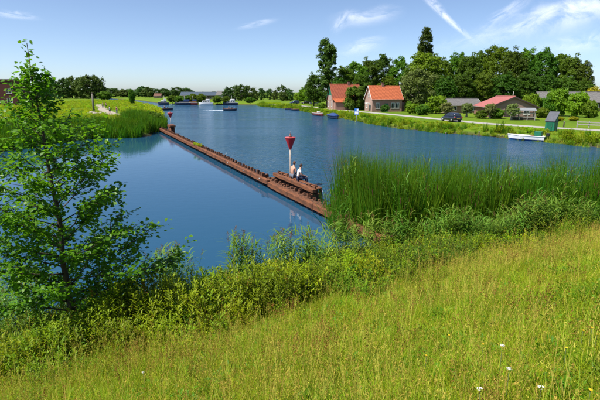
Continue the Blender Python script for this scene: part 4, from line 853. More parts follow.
# tarpaulin boat and maroon boat before the houses
def cover(t, Lh, B, z, m, ridge):
    secs = []
    for i in range(11):
        s = i/10; x = -Lh/2+Lh*s; b = B/2*(1-max(0, (s-.5)/.5)**2.2*.9); r_ = ridge*math.sin(math.pi*min(1, .15+s*.8)); secs.append([(x, -b, z-.12), (x, -b, z), (x, -b*.45, z+r_*.75), (x, 0, z+r_), (x, b*.45, z+r_*.75), (x, b, z), (x, b, z-.12)])
    bm = bmesh.new(); section_loft(bm, secs); bm_obj('cover', bm, m, t, True)
a, b = G(331.5, 117.2, 0), G(341, 119.3, 0); c = (a+b)/2; t = empty('covered_boat', (c.x-.6, c.y-1.2, 0), math.atan2(b.y-a.y, b.x-a.x)); hull(t, 6.0, 2.1, .7, hull_n, hull_n, stripe=hull_b); cover(t, 5.9, 2.2, .78, tarp, .5); tag(t, 'boat under a dark blue cover moored below the houses', 'boat')
a, b = G(316.5, 114.6, 0), G(327, 116.2, 0); c = (a+b)/2; t = empty('sloop', (c.x-.8, c.y-1.0, 0), math.atan2(b.y-a.y, b.x-a.x)); hull(t, 6.2, 2.0, .62, hull_r, hull_r, stripe=hull_w); box('seat_bench', -2.3, 1.0, -.7, .7, .64, .74, varn, t, .02); box('engine_box', -.6, .3, -.3, .3, .742, 1.05, hull_w, t, .03); tag(t, 'maroon open boat moored left of the blue covered boat', 'boat')
for u, v, lb in ((291, 109.6, 'left of two tiny dark rowing boats by the reed point'), (297.5, 110.4, 'right of two tiny dark rowing boats by the reed point')):
    p = G(u, v, 0); t = empty('rowing_boat', (p.x-.6, p.y-.9, 0), R(-60)); hull(t, 4.2, 1.5, .5, hull_n, hull_n, stripe=varn); box('thwart', -.3, 0, -.6, .6, .52, .58, varn, t); tag(t, lb, 'boat')
# cruisers at the far quay
def cruiser(u, v, Lh, label, hm, cm, style, heading):
    p = G(u, v, 0); t = empty('cabin_cruiser', (p.x, p.y, 0), heading); hull(t, Lh, Lh*.30, 1.1, hm, hm, .3)
    if style == 0:
        box('cabin', -Lh*.30, Lh*.22, -Lh*.11, Lh*.11, 1.15, 2.0, cm, t, .08); box('wheelhouse', -Lh*.28, -Lh*.02, -Lh*.105, Lh*.105, 2.003, 2.75, cm, t, .08)
        for s in (-1, 1):
            for k in range(4): y = s*(Lh*.11+.004); box('window', -Lh*.26+k*Lh*.115, -Lh*.18+k*Lh*.115, min(y, y+s*.03), max(y, y+s*.03), 1.4, 1.78, glass, t)
            y = s*(Lh*.105+.004); box('window', -Lh*.25, -Lh*.06, min(y, y+s*.03), max(y, y+s*.03), 2.2, 2.6, glass, t)
    else:
        box('cabin', -Lh*.40, Lh*.18, -Lh*.12, Lh*.12, 1.15, 1.85, cm, t, .06); box('canopy', -Lh*.42, -Lh*.08, -Lh*.115, Lh*.115, 1.853, 2.55, tarp, t, .12)
        for s in (-1, 1):
            for k in range(3): y = s*(Lh*.12+.004); box('window', -Lh*.06+k*Lh*.075, -Lh*.005+k*Lh*.075, min(y, y+s*.03), max(y, y+s*.03), 1.35, 1.68, glass, t)
    tube('mast', [(-Lh*.1, 0, 1.9), (-Lh*.1, 0, 4.2)], [.05, .03], white, t, 6); return tag(t, label, 'boat')
cruiser(163.5, 104.7, 5.0, 'small dark cabin boat moored leftmost at the far quay', hull_n, hull_w, 0, R(185))
cruiser(183, 105.0, 7.6, 'dark low moored boat left of the white cruiser', hull_n, hull_n, 1, R(182))
cruiser(206, 105.0, 6.8, 'white cabin cruiser moored at the far quay', hull_w, hull_w, 0, R(178))
cruiser(230.5, 105.0, 7.2, 'dark-hulled cruiser with white wheelhouse rightmost at the far quay', hull_n, hull_w, 0, R(176)); cruiser(192, 105.0, 5.5, 'low brown moored boat between dark and white cruisers', hull_r, varn, 1, R(180))
# two small boats under way with their wakes
foam = mat('foam', (.80, .84, .86), (.45, .55, .60), .8, 3)
def sloop_under_way(u, v, Lh, heading, label, wlabel, ln, wd):
    p = G(u, v, 0); t = empty('small_motor_boat', (p.x, p.y, 0), heading); hull(t, Lh, 1.9, .62, hull_n, hull_n, stripe=varn); outboard(t, -Lh/2-.1); box('thwart', -1.0, -.6, -.8, .8, .63, .7, varn, t); box('windscreen', .45, .5, -.5, .5, .6, 1.05, glass, t); tag(t, label, 'boat')
    q = Matrix.Rotation(heading, 3, 'Z')@Vector((-.75, 0, .72)); person((p.x+q.x, p.y+q.y, q.z), heading-math.pi/2, 'person in dark clothes steering the '+wlabel, 'sit', shirt=denim, trousers=(denim, False), hair=dark_h, detail=False)
    if ln:
        rk = random.Random(2); bm = bmesh.new()
        for i in range(150):
            s = rk.random(); a = rk.choice((-1, 0, 1)); x = -Lh/2-.3-s*ln; y = a*(.35+s*wd)+rk.gauss(0, .12+.1*s); r_ = rk.uniform(.05, .2)*(1-.5*s); bmesh.ops.create_icosphere(bm, subdivisions=1, radius=r_, matrix=Matrix.Translation((x, y, .01))@Matrix.Diagonal((1.8, 1, .35, 1)))
        o = bm_obj('wake', bm, foam, None, True); o.location = (p.x, p.y, 0); o.rotation_euler = (0, 0, heading); tag(o, 'white foam wake behind the '+wlabel, 'wake', kind='stuff')
sloop_under_way(230.5, 110.6, 4.8, R(-25), 'small dark motor boat under way in mid river', 'mid-river motor boat', 7, 1.1)
sloop_under_way(166.5, 110.2, 4.6, R(40), 'small dark motor boat near the tip of the spit', 'boat off the spit', 0, 0)

# ------------------------------------------------------------------ grass, reeds and herbs
gg = leafmat('grass_green', (.165, .265, .016), (.31, .41, .032), .4, .55, .22, nscale=3); gy = leafmat('grass_yellow', (.33, .35, .045), (.47, .45, .07), .3, .65, .2, nscale=3); straw = leafmat('grass_straw', (.38, .33, .11), (.48, .42, .17), .2, .7, .2, nscale=3); seedm = leafmat('grass_seed', (.36, .29, .085), (.48, .40, .13), .25, .7, .2, nscale=3)
def herb_small(seed):
    rng = np.random.default_rng(seed); acc = Acc(); n = 60; q = .16*np.sqrt(rng.random(n)); a = rng.random(n)*6.28; C = np.stack([q*np.cos(a), q*np.sin(a), rng.uniform(.02, .2, n)], 1); D = np.stack([np.cos(a+rng.normal(0, .8, n)), np.sin(a+rng.normal(0, .8, n)), rng.uniform(0, .7, n)], 1)
    leaves(acc, C, D, np.array((0, 0, 1.))+rdir(rng, n)*.4, rng.uniform(.03, .07, n), rng.uniform(.015, .03, n), 0); stems(acc, rng, C*np.array((.6, .6, 0)), C, .0015, .001, 0); blades(acc, rng, 22, .16, .1, .28, .004, .008, .5, .7, 3, 1); return acc.mesh('meadow_herb', [leafmat('meadow_herb_leaf', (.07, .16, .014), (.15, .26, .022), .35, .5, .2, nscale=3), gg])
def dock_stalks(seed):
    rng = np.random.default_rng(seed); acc = Acc(); tip = blades(acc, rng, 7, .12, .38, .6, .003, .005, .2, .2, 3, 0, taper=.3); C = np.repeat(tip, 18, 0); C = C+np.stack([rng.normal(0, .010, len(C)), rng.normal(0, .010, len(C)), -rng.random(len(C))*.16], 1); d = rdir(rng, len(C)); d[:, 2] += .6
    leaves(acc, C, d, rdir(rng, len(C)), rng.uniform(.010, .022, len(C)), .009, 1); blades(acc, rng, 40, .15, .1, .3, .004, .008, .5, .7, 3, 2); return acc.mesh('dock_stalks', [straw, leafmat('dock_seed', (.15, .075, .03), (.24, .12, .05), .2, .8, .2, nscale=3), gg])
def grass_clump(seed, n, r, h0, h1, stalks, hs, wide=1.0, ms=(0, 1)):
    rng = np.random.default_rng(seed); acc = Acc(); blades(acc, rng, n, r, h0, h1, .003*wide, .0065*wide, .5, .75, 3, 0); blades(acc, rng, n//4, r, h0*.8, h1*1.1, .0025*wide, .005*wide, .6, .8, 3, 1)
    if stalks:
        tip = blades(acc, rng, stalks, r, hs*.7, hs*1.15, .0018*wide, .003*wide, .25, .28, 3, 2, taper=.3); m = 7; C = np.repeat(tip, m, 0); d = rdir(rng, len(C)); d[:, 2] = np.abs(d[:, 2])+.9
        C = C+np.stack([rng.normal(0, .006, len(C)), rng.normal(0, .006, len(C)), -rng.random(len(C))*.09], 1); leaves(acc, C, d, rdir(rng, len(C)), rng.uniform(.012, .026, len(C)), .005*wide, 3)
    return acc.mesh('grass_clump', [gg, gy, straw, seedm])
GC = [grass_clump(1, 90, .15, .12, .30, 0, 0, 1.25), grass_clump(2, 80, .16, .15, .36, 2, .42, 1.2), grass_clump(3, 65, .15, .14, .34, 5, .48, 1.2), grass_clump(4, 80, .17, .10, .24, 1, .34, 1.3), grass_clump(5, 65, .15, .18, .40, 3, .54, 1.2)]
GC += [herb_small(6), herb_small(7), dock_stalks(8)]
rng = np.random.default_rng(77)
def visible(P, mleft=1.5):
    """plan points a step or so inside or beside what the photograph shows"""
    return (np.abs(P[:, 0]) < .69*P[:, 1]+mleft) & (P[:, 1] > .2)
n = 60000; P = np.stack([rng.uniform(-9, 22, n), rng.uniform(.3, 18, n)], 1); s_ = P@n1; dist = np.hypot(*P.T); zc = height(P)
edge = 8.0+(vnoise(P, 1.3, 5)-.5)*1.2
keep = visible(P) & (s_ < edge) & (zc > .45) & (rng.random(n) < np.interp(dist, [0, 4, 9, 20], [1, .9, .6, .38])); P = P[keep]; dist = dist[keep]
dry = (vnoise(P, 2.3, 8)*.7+vnoise(P, .5, 9)*.3-.5)*1.35+.5; pick = np.where(dry > .62, rng.choice([2, 2, 4], len(P)), np.where(dry > .42, rng.choice([1, 2, 4, 0], len(P)), rng.choice([0, 3, 1], len(P)))); pick = np.where(rng.random(len(P)) < .13, rng.choice([5, 6], len(P)), pick); pick = np.where(rng.random(len(P)) < .025, 7, pick); sc = rng.uniform(.75, 1.25, len(P))*np.interp(dist, [2, 10, 20], [.85, 1.1, 1.25])
scatter('meadow_grass', GC, np.column_stack([P, height(P)-.01]), rng.random(len(P))*6.28, np.column_stack([sc, sc, sc*rng.uniform(.8, 1.15, len(P))]), pick, 'long yellow-green meadow grass covering the dike slope', 'grass', (rng.normal(0, .12, len(P)), rng.normal(0, .12, len(P))))
# a few flowers standing in the grass
petal = mat('petal_white', (.62, .62, .56), (.5, .5, .44), .7, 30); yel = mat('petal_yellow', (.75, .50, .02), (.65, .40, .015), .6, 30)
def flower(u, v, white_, h_, label, group):
    d = ray(u, v); p = None
    for tt in np.arange(1.5, 25, .05):
        k = tt/math.hypot(d[0], d[1]); x, y, z = d[0]*k, d[1]*k, HCAM+d[2]*k
        if z < hz(x, y)+h_: p = (x, y, hz(x, y)); break
    t = empty('wild_carrot' if white_ else 'yellow_flower', p); r_ = random.Random(int(u*7+v)); tube('stalk', [(0, 0, 0), (.01, .01, h_*.5), (0, 0, h_)], [.003, .0025, .002], twig, t, 5)
    bm = bmesh.new()
    for i in range(26 if white_ else 9):
        if white_: a, q = r_.uniform(0, 6.28), .019*math.sqrt(r_.random()); bmesh.ops.create_icosphere(bm, subdivisions=1, radius=.0034, matrix=Matrix.Translation((q*math.cos(a), q*math.sin(a), h_+.004+r_.uniform(0, .006)-q*.1)))
        else:
            a = i*.698; vs = [bm.verts.new((math.cos(a+o)*q, math.sin(a+o)*q, h_+zz_)) for o, q, zz_ in ((-.15, .003, .003), (-.33, .009, .006), (0, .012, .005), (.33, .009, .006), (.15, .003, .003))]; bm.faces.new(vs)
    if not white_: bmesh.ops.create_icosphere(bm, subdivisions=1, radius=.006, matrix=Matrix.Translation((0, 0, h_+.004)))
    bm_obj('flower_head', bm, petal if white_ else yel, t); return tag(t, label, 'flower', group)
for i, (u, v) in enumerate(sorted([(502,347), (509,370), (541,389), (480,392), (143,373)])): flower(u, v, True, .42, '%s white flower head from the left in the grass slope' % ORD[i], 'white flowers in the grass')
for i, (u, v) in enumerate(sorted([(449,336), (426,357), (483,345), (566,349), (583,331), (592,328), (597,336), (590,393)])): flower(u, v, False, .36, '%s yellow flower from the left in the grass slope' % ORD[i], 'yellow flowers in the grass')

# leafy herbs: upright stems clothed with narrow leaves
hb1 = leafmat('herb_bright', (.19, .31, .016), (.37, .47, .028), .42, .5, .2, nscale=1.5); hb2 = leafmat('herb_mid', (.125, .225, .016), (.25, .35, .028), .4, .5, .2, nscale=1.5); nettle = leafmat('nettle_dark', (.055, .125, .020), (.115, .200, .028), .35, .5, .25, nscale=2); rust_l = leafmat('dock_rust', (.20, .09, .035), (.30, .15, .05), .25, .7, .2, nscale=2)
def herb_mesh(seed, n, r, h0, h1, lpl, ll, lw, mats, top=None, dome=True, droop=.0, sep=False):
    rng = np.random.default_rng(seed); acc = Acc(); accs = Acc(); q = r*np.sqrt(rng.random(n)); a = rng.random(n)*6.283; base = np.stack([q*np.cos(a)*.75, q*np.sin(a)*.75, np.zeros(n)], 1)
    h = rng.uniform(h0, h1, n)*((1-.45*(q/r)**2) if dome else 1); tip = base+np.stack([q*np.cos(a)*.45+rng.normal(0, .06, n), q*np.sin(a)*.45+rng.normal(0, .06, n), h], 1); stems(accs if sep else acc, rng, base-np.array((0, 0, .1)), tip, .006, .002, 0 if sep else 2)
    C = []; D = []
    for i in range(n):
        k = max(4, int(lpl*h[i]/h1)); s = rng.uniform(.12, 1, k)**.8; c = base[i]+(tip[i]-base[i])*s[:, None]; f = rng.random(k)*6.283; up = rng.uniform(.15, .75, k)+s*.5-droop; D.append(np.stack([np.cos(f), np.sin(f), up], 1)); C.append(c)
    C = np.vstack(C); D = np.vstack(D); m = len(C); Nn = np.stack([-D[:, 0]*.6, -D[:, 1]*.6, np.ones(m)], 1)+rdir(rng, m)*.35; leaves(acc, C, D, Nn, rng.uniform(.6, 1.25, m)*ll, rng.uniform(.7, 1.2, m)*lw, 0)
    if top:
        k = int(n*top); ix = rng.choice(n, k); C = np.repeat(tip[ix], 16, 0); C = C+np.stack([rng.normal(0, .018, len(C)), rng.normal(0, .018, len(C)), -rng.random(len(C))*.22], 1); d = rdir(rng, len(C)); d[:, 2] += .8; leaves(acc, C, d, rdir(rng, len(C)), rng.uniform(.015, .035, len(C)), .014, 1)
    return (acc.mesh('foliage', mats), accs.mesh('stem', [twig])) if sep else acc.mesh('herb', mats+[twig])
SH = [herb_mesh(201+i, 90, .62, .85, 1.25, 34, .095, .026, [hb1 if i % 2 == 0 else hb2, rust_l], top=.12 if i != 1 else .0, sep=True) for i in range(4)]
def PW(u, v, z): return G(u, v, z)
spots = []
# (photo column, row of the plant's middle) for the bright bushes along the water's edge
for u, v, s in [(125,318,1.05),(152,312,1.1),(182,316,1.0),(205,306,1.0),(228,312,.95),(248,296,1.05),(272,302,1.0),(268,285,.9),(298,290,.95),(322,282,.85),(345,272,.85),(368,276,.75),(100,332,.9),(345,289,.6),(385,262,.7),(78,345,.8),(60,352,.75),(40,360,.75),(118,346,.6),(20,366,.7),(240,322,.6),(165,336,.55)]: spots.append((u, v, s))
spots.sort()
for i, (u, v, s) in enumerate(spots):
    p = G(u, v, 1.25); zg = hz(p.x, p.y); fo, stm = SH[i % 4]; t = empty('leafy_shrub', (p.x, p.y, zg-.03), i*1.3); t.scale = (s*1.2, s*1.2, s*1.2); obj('stem', stm, t); obj('foliage', fo, t)
    tag(t, '%s bright green leafy shrub from the left along the near water edge' % ORD[i], 'shrub', 'leafy shrubs on the near bank')
# undergrowth between grass and water
UG = [herb_mesh(301, 26, .3, .3, .7, 22, .075, .03, [nettle, rust_l], dome=False, droop=.3), herb_mesh(302, 22, .3, .35, .8, 22, .08, .024, [hb2, rust_l], top=.3, dome=False), herb_mesh(303, 24, .3, .3, .75, 20, .07, .022, [hb1, rust_l], top=.1, dome=False),
      grass_clump(304, 70, .22, .35, .8, 9, .95, 1.6), grass_clump(305, 60, .25, .3, .7, 5, .85, 1.6)]
n = 9000; P = np.stack([rng.uniform(-14, 20, n), rng.uniform(1, 19, n)], 1); s_ = P@n1; zc = height(P); keep = visible(P, 2) & (s_ > np.where(P[:, 0] < -1.5, 6.7, 7.3)) & (zc > np.where((P[:, 0] > .3) & (P[:, 0] < 7), -.4, -.05)) & (zc < 1.6) & (rng.random(n) < .62); P = P[keep]; s_ = s_[keep]
wl = vnoise(P, 1.6, 21); pick = np.where(s_ < 8.6, rng.choice([3, 4, 3, 1, 2], len(P)), np.where(wl > .55, rng.choice([0, 0, 1, 3], len(P)), rng.choice([1, 2, 0, 4], len(P)))); sc = rng.uniform(.7, 1.2, len(P))*np.where(s_ < 8.6, .75, 1.0)
sc = sc*np.where(P[:, 0] > 5, .95, 1)
scatter('bank_undergrowth', UG, np.column_stack([P, height(P)-.02]), rng.random(len(P))*6.28, np.column_stack([sc]*3), pick, 'tangled nettles, herbs and tall grass between slope and water', 'undergrowth', (rng.normal(0, .08, len(P)), rng.normal(0, .08, len(P))))

# reeds
cat_m = leafmat('cattail_green', (.055, .145, .014), (.125, .255, .026), .42, .45, .18, nscale=.8); cat_y = leafmat('cattail_dry', (.24, .19, .07), (.34, .27, .11), .25, .7, .2, nscale=2); phr = leafmat('reed_bluegreen', (.105, .200, .045), (.18, .30, .075), .35, .45, .18, nscale=1); plume = leafmat('reed_plume', (.15, .085, .065), (.24, .15, .11), .3, .8, .2, nscale=2); club = mat('cattail_club', (.10, .045, .02), (.07, .03, .015), .9, 20)
def cattail(seed, n, r, h0, h1, wd=(.014, .026), dryn=3, clubs=0):
    rng = np.random.default_rng(seed); acc = Acc(); blades(acc, rng, n, r, h0, h1, wd[0], wd[1], .16, .24, 6, 0, .9); blades(acc, rng, n//3, r, h0*.55, h0*.95, wd[0], wd[1], .25, .35, 5, 0, .9); blades(acc, rng, dryn, r, h0*.3, h0*.7, wd[0], wd[1]*.8, .5, .6, 4, 1)
    if clubs:
        q = r*np.sqrt(rng.random(clubs)); a = rng.random(clubs)*6.28; b = np.stack([q*np.cos(a), q*np.sin(a), np.zeros(clubs)], 1); tp = b+np.stack([rng.normal(0, .1, clubs), rng.normal(0, .1, clubs), rng.uniform(h0*.8, h1*.85, clubs)], 1); stems(acc, rng, b, tp, .005, .004, 0); d = (tp-b)/np.linalg.norm(tp-b, axis=1)[:, None]; stems(acc, rng, tp-d*.28, tp-d*.10, .013, .013, 2, 6)
    return acc.mesh('cattail_clump', [cat_m, cat_y, club])
def phrag(seed, n, r, h0, h1, ll=.46, plumes=.2):
    rng = np.random.default_rng(seed); acc = Acc(); q = r*np.sqrt(rng.random(n)); a = rng.random(n)*6.28; b = np.stack([q*np.cos(a), q*np.sin(a), np.zeros(n)-.05], 1); h = rng.uniform(h0, h1, n); tp = b+np.stack([rng.normal(0, .10, n)*h, rng.normal(0, .10, n)*h, h], 1); stems(acc, rng, b, tp, .005, .002, 0)
    for i in range(n):
        k = 9; s = np.linspace(.25, 1, k); base = b[i]+(tp[i]-b[i])*s[:, None]; f = (np.arange(k) % 2)*np.pi+rng.normal(0, .5, k)+rng.random()*6.28; L_ = ll*rng.uniform(.7, 1.15, k); prev = base; V = []; seg = 4
        for j in range(seg+1):
            t_ = j/seg; th = .45+t_*1.25; 
            if j: prev = prev+np.stack([np.cos(f)*np.sin(th), np.sin(f)*np.sin(th), np.full(k, np.cos(th))], 1)*(L_/seg)[:, None]
            wv = .017*np.sin(np.pi*min(.96, .22+t_*.76)); sd = np.stack([-np.sin(f), np.cos(f), np.zeros(k)], 1)*wv; V.append(np.stack([prev-sd, prev+sd], 1))
        V = np.stack(V, 1).reshape(-1, 3); i0 = np.arange(k)*(seg+1)*2; acc.add(V, np.vstack([np.stack([i0+2*j, i0+2*j+1, i0+2*j+3, i0+2*j+2], 1) for j in range(seg)]), 0)
    k = int(n*plumes)
    if k:
        ix = rng.choice(n, k, replace=False); C = np.repeat(tp[ix], 40, 0); fall = rng.random(len(C)); dr = np.repeat(rng.normal(0, .05, (k, 2)), 40, 0); C = C+np.stack([rng.normal(0, .016, len(C))+dr[:, 0]*fall, rng.normal(0, .016, len(C))+dr[:, 1]*fall, fall*.24-.03], 1); d = rdir(rng, len(C)); d[:, 2] = np.abs(d[:, 2])+1; leaves(acc, C, d, rdir(rng, len(C)), rng.uniform(.03, .06, len(C)), .009, 1)
    return acc.mesh('reed_clump', [phr, plume])
CT = [cattail(401, 20, .25, 1.7, 2.75, (.022, .038)), cattail(402, 18, .25, 1.3, 2.5, (.018, .032), dryn=8), cattail(403, 19, .27, 1.7, 2.9, (.022, .040), dryn=5, clubs=2), cattail(404, 18, .27, 1.2, 2.3, (.018, .034), dryn=8)]
def inpoly(P, poly): return sdist(P, np.array(poly, float)) > 0
bed = [(1.95, 17.6), (1.85, 22.4), (3.0, 22.3), (6, 21.6), (14, 20.6), (20, 20.4), (26, 18), (26, 15.5), (16, 17.6), (9, 17.6), (5.2, 17.2), (3.6, 17.4)]
n = 6000; P = np.stack([rng.uniform(1, 26, n), rng.uniform(15, 23, n)], 1); d = sdist(P, np.array(bed, float)); keep = (d > (vnoise(P, .9, 31)-.40)*1.3) & (rng.random(n) < .55); P = P[keep]; P = np.vstack([P, np.stack([rng.uniform(1.4, 1.9, 22), rng.uniform(17.4, 22, 22)], 1)])
hs = 1.16+.48*vnoise(P, 1.2, 33)+.14*np.clip((4.2-P[:, 0])/2, 0, 1); zc = np.maximum(height(P), -.35); hs = np.where(P[:, 0] < 1.8, hs*rng.uniform(.45, .8, len(P)), hs)
scatter('cattail_bed', CT+[phrag(505, 8, .25, 1.5, 2.1, plumes=.3)], np.column_stack([P, zc-.05]), rng.random(len(P))*6.28, np.column_stack([np.ones(len(P)), np.ones(len(P)), hs]), np.where(rng.random(len(P)) < .10, 4, rng.choice([0, 2, 0, 1, 3, 2], len(P))), 'tall dark green cattail bed standing in the water right of the wall', 'reeds', (rng.normal(0, .07, len(P)), rng.normal(0, .07, len(P))))
PH = [phrag(501, 9, .25, 1.0, 1.7), phrag(502, 8, .25, .9, 1.5, plumes=.0), phrag(503, 10, .28, 1.1, 1.9, plumes=.3), phrag(504, 4, .3, 1.1, 1.8, plumes=.75)]
n = 2600; P = np.stack([rng.uniform(1.5, 22, n), rng.uniform(13, 19, n)], 1); band = P@np.array((-.1, .995)); s_ = P@n1; keep = (band > 14.3) & (band < 16.9) & (s_ > 8.6) & visible(P, 3) & (rng.random(n) < np.clip((P[:, 0]-3.2)/3, .0, 1)*.62) & (vnoise(P, 1.2, 41) > .38); P = P[keep]
sc = (.5+.75*vnoise(P, 1.4, 43))*rng.uniform(.8, 1.15, len(P)); scatter('common_reed_bed', PH, np.column_stack([P, np.maximum(height(P), -.3)-.03]), rng.random(len(P))*6.28, np.column_stack([sc]*3), rng.choice([0, 1, 2, 1, 0], len(P)), 'paler blue-green reeds in front of the cattail bed', 'reeds', (rng.normal(0, .06, len(P)), rng.normal(0, .06, len(P))))
pts = []
for u, v, k in [(165,287,3),(180,286,3),(195,286,2),(235,276,4),(250,272,4),(268,270,4),(285,268,4),(300,266,4),(314,262,3),(338,248,4),(352,246,4),(372,243,3),(386,240,3),(15,300,5),(5,310,5),(25,318,4),(350,252,2)]:
    c = G(u, v, .55)
    for j in range(k): pts.append((c.x+rng.normal(0, .35), c.y+rng.normal(0, .3)))
P = np.array(pts); sc = rng.uniform(.75, 1.1, len(P)); scatter('shore_reeds', PH, np.column_stack([P, np.maximum(height(P), -.25)-.03]), rng.random(len(P))*6.28, np.column_stack([sc]*3), rng.choice([0, 2, 3, 3], len(P)), 'loose plumed reeds leaning over the pond edge', 'reeds', (rng.normal(0, .10, len(P)), rng.normal(0, .10, len(P))))
# far banks
FB = [cattail(601, 26, .5, 1.5, 2.3, (.05, .09), 2), cattail(602, 26, .5, 1.3, 2.0, (.05, .09), 3)]
MG = [grass_clump(603, 60, .6, .35, .8, 2, 1.0, 9.0), grass_clump(604, 50, .6, .3, .65, 0, .8, 9.0), herb_mesh(605, 30, .55, .4, 1.1, 16, .26, .09, [hb1, rust_l]), herb_mesh(606, 30, .6, .5, 1.2, 16, .26, .09, [hb2, rust_l])]
n = 15000; P = np.stack([rng.uniform(-75, -22, n), rng.uniform(40, 110, n)], 1); d = sdist(P, LAND_A); keep = (d > -1.6) & (d < 3.2+1.5*vnoise(P, 4, 51)) & (P[:, 1] < 86) & (rng.random(n) < .9) & (np.abs(P[:, 0]) < .75*P[:, 1]+3); P = P[keep]; hs = .85+.4*vnoise(P, 5, 52)
scatter('spit_reed_bed', FB, np.column_stack([P, np.maximum(height(P), -.3)]), rng.random(len(P))*6.28, np.column_stack([np.ones(len(P))]*2+[hs]), rng.integers(0, 2, len(P)), 'broad bright green reed bed along the edge of the left spit', 'reeds', (rng.normal(0, .05, len(P)), rng.normal(0, .05, len(P))))
n = 60000; P = np.stack([rng.uniform(-130, -18, n), rng.uniform(45, 280, n)], 1); d = sdist(P, LAND_A); pth = np.array([G(98,104.5,1)[:2], G(104,110,1)[:2], G(119,115,1)[:2]]); pd = np.min([np.hypot(*(P-(pth[i]*(1-t_)+pth[i+1]*t_)).T) for i in (0, 1) for t_ in np.linspace(0, 1, 12)], 0)
keep = (d > .2) & (np.abs(P[:, 0]) < .72*P[:, 1]+3) & (pd > 2.8) & (rng.random(n) < np.interp(P[:, 1], [50, 120, 280], [.9, .5, .15])) & (vnoise(P, 9, 53) > .25); P = P[keep]; sc = rng.uniform(.6, 1.1, len(P))*np.where(d[keep] < 4, 1.4, .75)
scatter('spit_meadow_grass', MG, np.column_stack([P, height(P)-.02]), rng.random(len(P))*6.28, np.column_stack([sc]*3), rng.choice([0, 1, 0, 1, 2], len(P)), 'rough meadow grass on the left spit', 'grass')
n = 60000; P = np.stack([rng.uniform(-30, 60, n), rng.uniform(40, 215, n)], 1); d = sdist(P, LAND_B); R2 = np.array([(p.x, p.y) for p in ROAD]); rd = np.min([np.hypot(*(P-(R2[i]*(1-t_)+R2[i+1]*t_)).T) for i in range(len(R2)-1) for t_ in np.linspace(0, 1, 10)], 0)
lim = np.where(P[:, 0] < 2, 9, 5.5); keep = (d > -.9) & (d < lim) & (rd > 2.2) & (np.abs(P[:, 0]) < .72*P[:, 1]+3) & (rng.random(n) < .62); P = P[keep]; dk = d[keep]; tall = vnoise(P, 4, 61); sc = np.where(dk < 2.4, .45+.55*tall, .32+.15*tall)*rng.uniform(.8, 1.2, len(P))
pk = np.where(dk < 2.2, rng.choice([0, 1, 0, 4, 5, 3, 1], len(P)), rng.choice([0, 1, 1, 2], len(P))); sc = np.where(pk > 3, sc*.62, sc)*np.where(P[:, 0] < 0, 1.2, 1)
scatter('far_bank_growth', MG+FB, np.column_stack([P, np.maximum(height(P), -.2)-.02]), rng.random(len(P))*6.28, np.column_stack([sc]*3), pk, 'tall grass and herbs along the right river bank', 'grass')
for u, v, wpx, h_, lb in ((502, 134.6, 15, 1.9, 'tall rounded reed clump on the bank left of the white blue boat'), (487, 133.4, 9, 1.4, 'smaller reed clump left of the tall rounded one')):
    p = G(u, v, .3); t = empty('reed_clump', (p.x, p.y+.6, hz(p.x, p.y+.6)-.05)); q = obj('blades', FB[0], t); t.scale = (wpx*p.y/FPX/1.9, wpx*p.y/FPX/1.9, h_/2.1); q2 = obj('blades', MG[3], t); tag(t, lb, 'reeds')
# a tuft growing on the wall
for i, u in enumerate((199, 196)):
    x = min(np.arange(0, 70, .05), key=lambda q: abs(wpt(q, -.2, 0).x/wpt(q, -.2, 0).y-(u-300)/449)); p = wpt(x, -.12-.1*i, .55); t = obj('grass_tuft', MG[2], None, p); t.scale = (1.1-.3*i, .55, .35); t.rotation_euler = (0, 0, WA); tag(t, ('larger' if i == 0 else 'smaller')+' green weed tuft growing on top of the wall', 'plant')

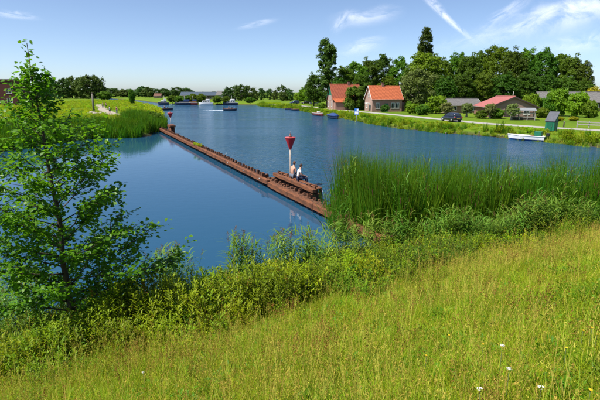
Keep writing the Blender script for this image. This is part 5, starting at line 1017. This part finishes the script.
# ------------------------------------------------------------------ the alder at the left
al1 = leafmat('alder_leaf', (.070, .165, .014), (.185, .32, .024), .5, .38, .0, spec=.4, nscale=1.2)
def alder(loc, H):
    rng = random.Random(21); t = empty('alder_tree', loc); bm = bmesh.new(); tips = []
    def branch(p, d, ln, r0, lev, hlim):
        pts = [p]; q = p.copy(); dd = d.normalized(); n = 6 if lev < 2 else 4
        for i in range(n):
            dd = (dd+Vector((rng.gauss(0, .11), rng.gauss(0, .11), rng.gauss(.03 if lev else 0, .06)))).normalized(); q = q+dd*ln/n; pts.append(q.copy())
            if lev >= 1: tips.append((q.copy(), dd.copy(), lev))
        rr_ = [r0*(1-.82*i/n) for i in range(n+1)]; tube_bm(bm, pts, rr_, 7 if lev == 0 else 5 if lev == 1 else 4)
        return pts
    lead = [Vector((0, 0, -.2)), Vector((.03, .05, .9)), Vector((.0, .0, 1.9)), Vector((.03, .03, 2.9)), Vector((-.04, 0, 3.9)), Vector((-.10, .05, 4.9)), Vector((-.14, 0, H-.75)), Vector((-.15, 0, H))]
    tube_bm(bm, lead, [.085, .07, .06, .05, .038, .026, .014, .006], 9)
    for z in np.arange(4.4, H, .07): 
        i = min(int(np.searchsorted([v.z for v in lead], z)), 7); f = (z-lead[i-1].z)/(lead[i].z-lead[i-1].z); tips.append((lead[i-1].lerp(lead[i], f), Vector((rng.gauss(0, 1), rng.gauss(0, 1), .6)).normalized(), 2))
    nb = 66
    for k in range(nb):
        z = .35+(H-.95)*(k/nb)**1.0; i = min(int(np.searchsorted([v.z for v in lead], z)), 7); b = lead[i-1].lerp(lead[i], (z-lead[i-1].z)/(lead[i].z-lead[i-1].z)); a = k*2.399+rng.uniform(-.4, .4)
        reach = np.interp(z/H*6.3, [.3, 1.2, 2.4, 3.6, 4.6, 5.4, 6.0], [1.2, 1.8, 1.7, 1.2, .68, .38, .2])*rng.uniform(.6, 1.15); up = np.interp(z, [0, 2, 4, 6], [.25, .38, .6, 1.0])
        d = Vector((math.cos(a), math.sin(a), up)); pts = branch(b, d, reach, .024*(1-z/9), 1, 0)
        for j in (2, 3, 4, 5, 6):
            for q in range(3 if z < 3.2 else 2 if z < 4.4 else 1):
                a2 = a+rng.uniform(-1.3, 1.3); branch(pts[j], Vector((math.cos(a2), math.sin(a2), rng.uniform(0, .75))), min(.55, reach*rng.uniform(.18, .36)+.05), .009, 2, 0)
    for az, z, ln in ((-.05, 1.55, 2.55), (.12, 1.3, 2.35), (.0, 1.9, 2.05)):                      # long low limbs reaching right over the water
        i = int(np.searchsorted([v.z for v in lead], z)); pts = branch(lead[i-1], Vector((math.cos(az), math.sin(az), .22)), ln, .026, 1, 0)
        for j in range(1, 7):
            for q in range(3): a2 = az+rng.uniform(-1.2, 1.2); branch(pts[j], Vector((math.cos(a2), math.sin(a2), rng.uniform(0, .7))), rng.uniform(.3, .6), .008, 2, 0)
    bm_obj('trunk', bm, bark, t, True)
    nr = np.random.default_rng(5); acc = Acc(); C = []; D = []
    for p, d, lev in tips:
        k = (nr.integers(3, 7) if p.z < 4.2 else nr.integers(2, 5)) if lev == 2 else 1
        for _ in range(k):
            f = nr.normal(size=3)*.75; C.append((p.x+nr.normal(0, .07), p.y+nr.normal(0, .07), p.z+nr.normal(0, .06))); D.append((d.x+f[0], d.y+f[1], d.z*.3+f[2]*.6-.1))
    C, D = np.array(C), np.array(D); m = len(C); Nn = np.array((0, 0, 1.))+rdir(nr, m)*.65; leaves(acc, C, D, Nn, nr.uniform(.07, .13, m), nr.uniform(.055, .095, m), 0, fold=.12)
    f = obj('foliage', acc.mesh('foliage', [al1]), t); f['kind'] = 'stuff'; print('alder leaves', m)
    return tag(t, 'young alder tree with glossy green leaves rising from the near bank at left', 'tree')
p = AT(68, 300, 9.4); alder((p.x, 9.4, hz(p.x, 9.4)), 6.95-hz(p.x, 9.4))
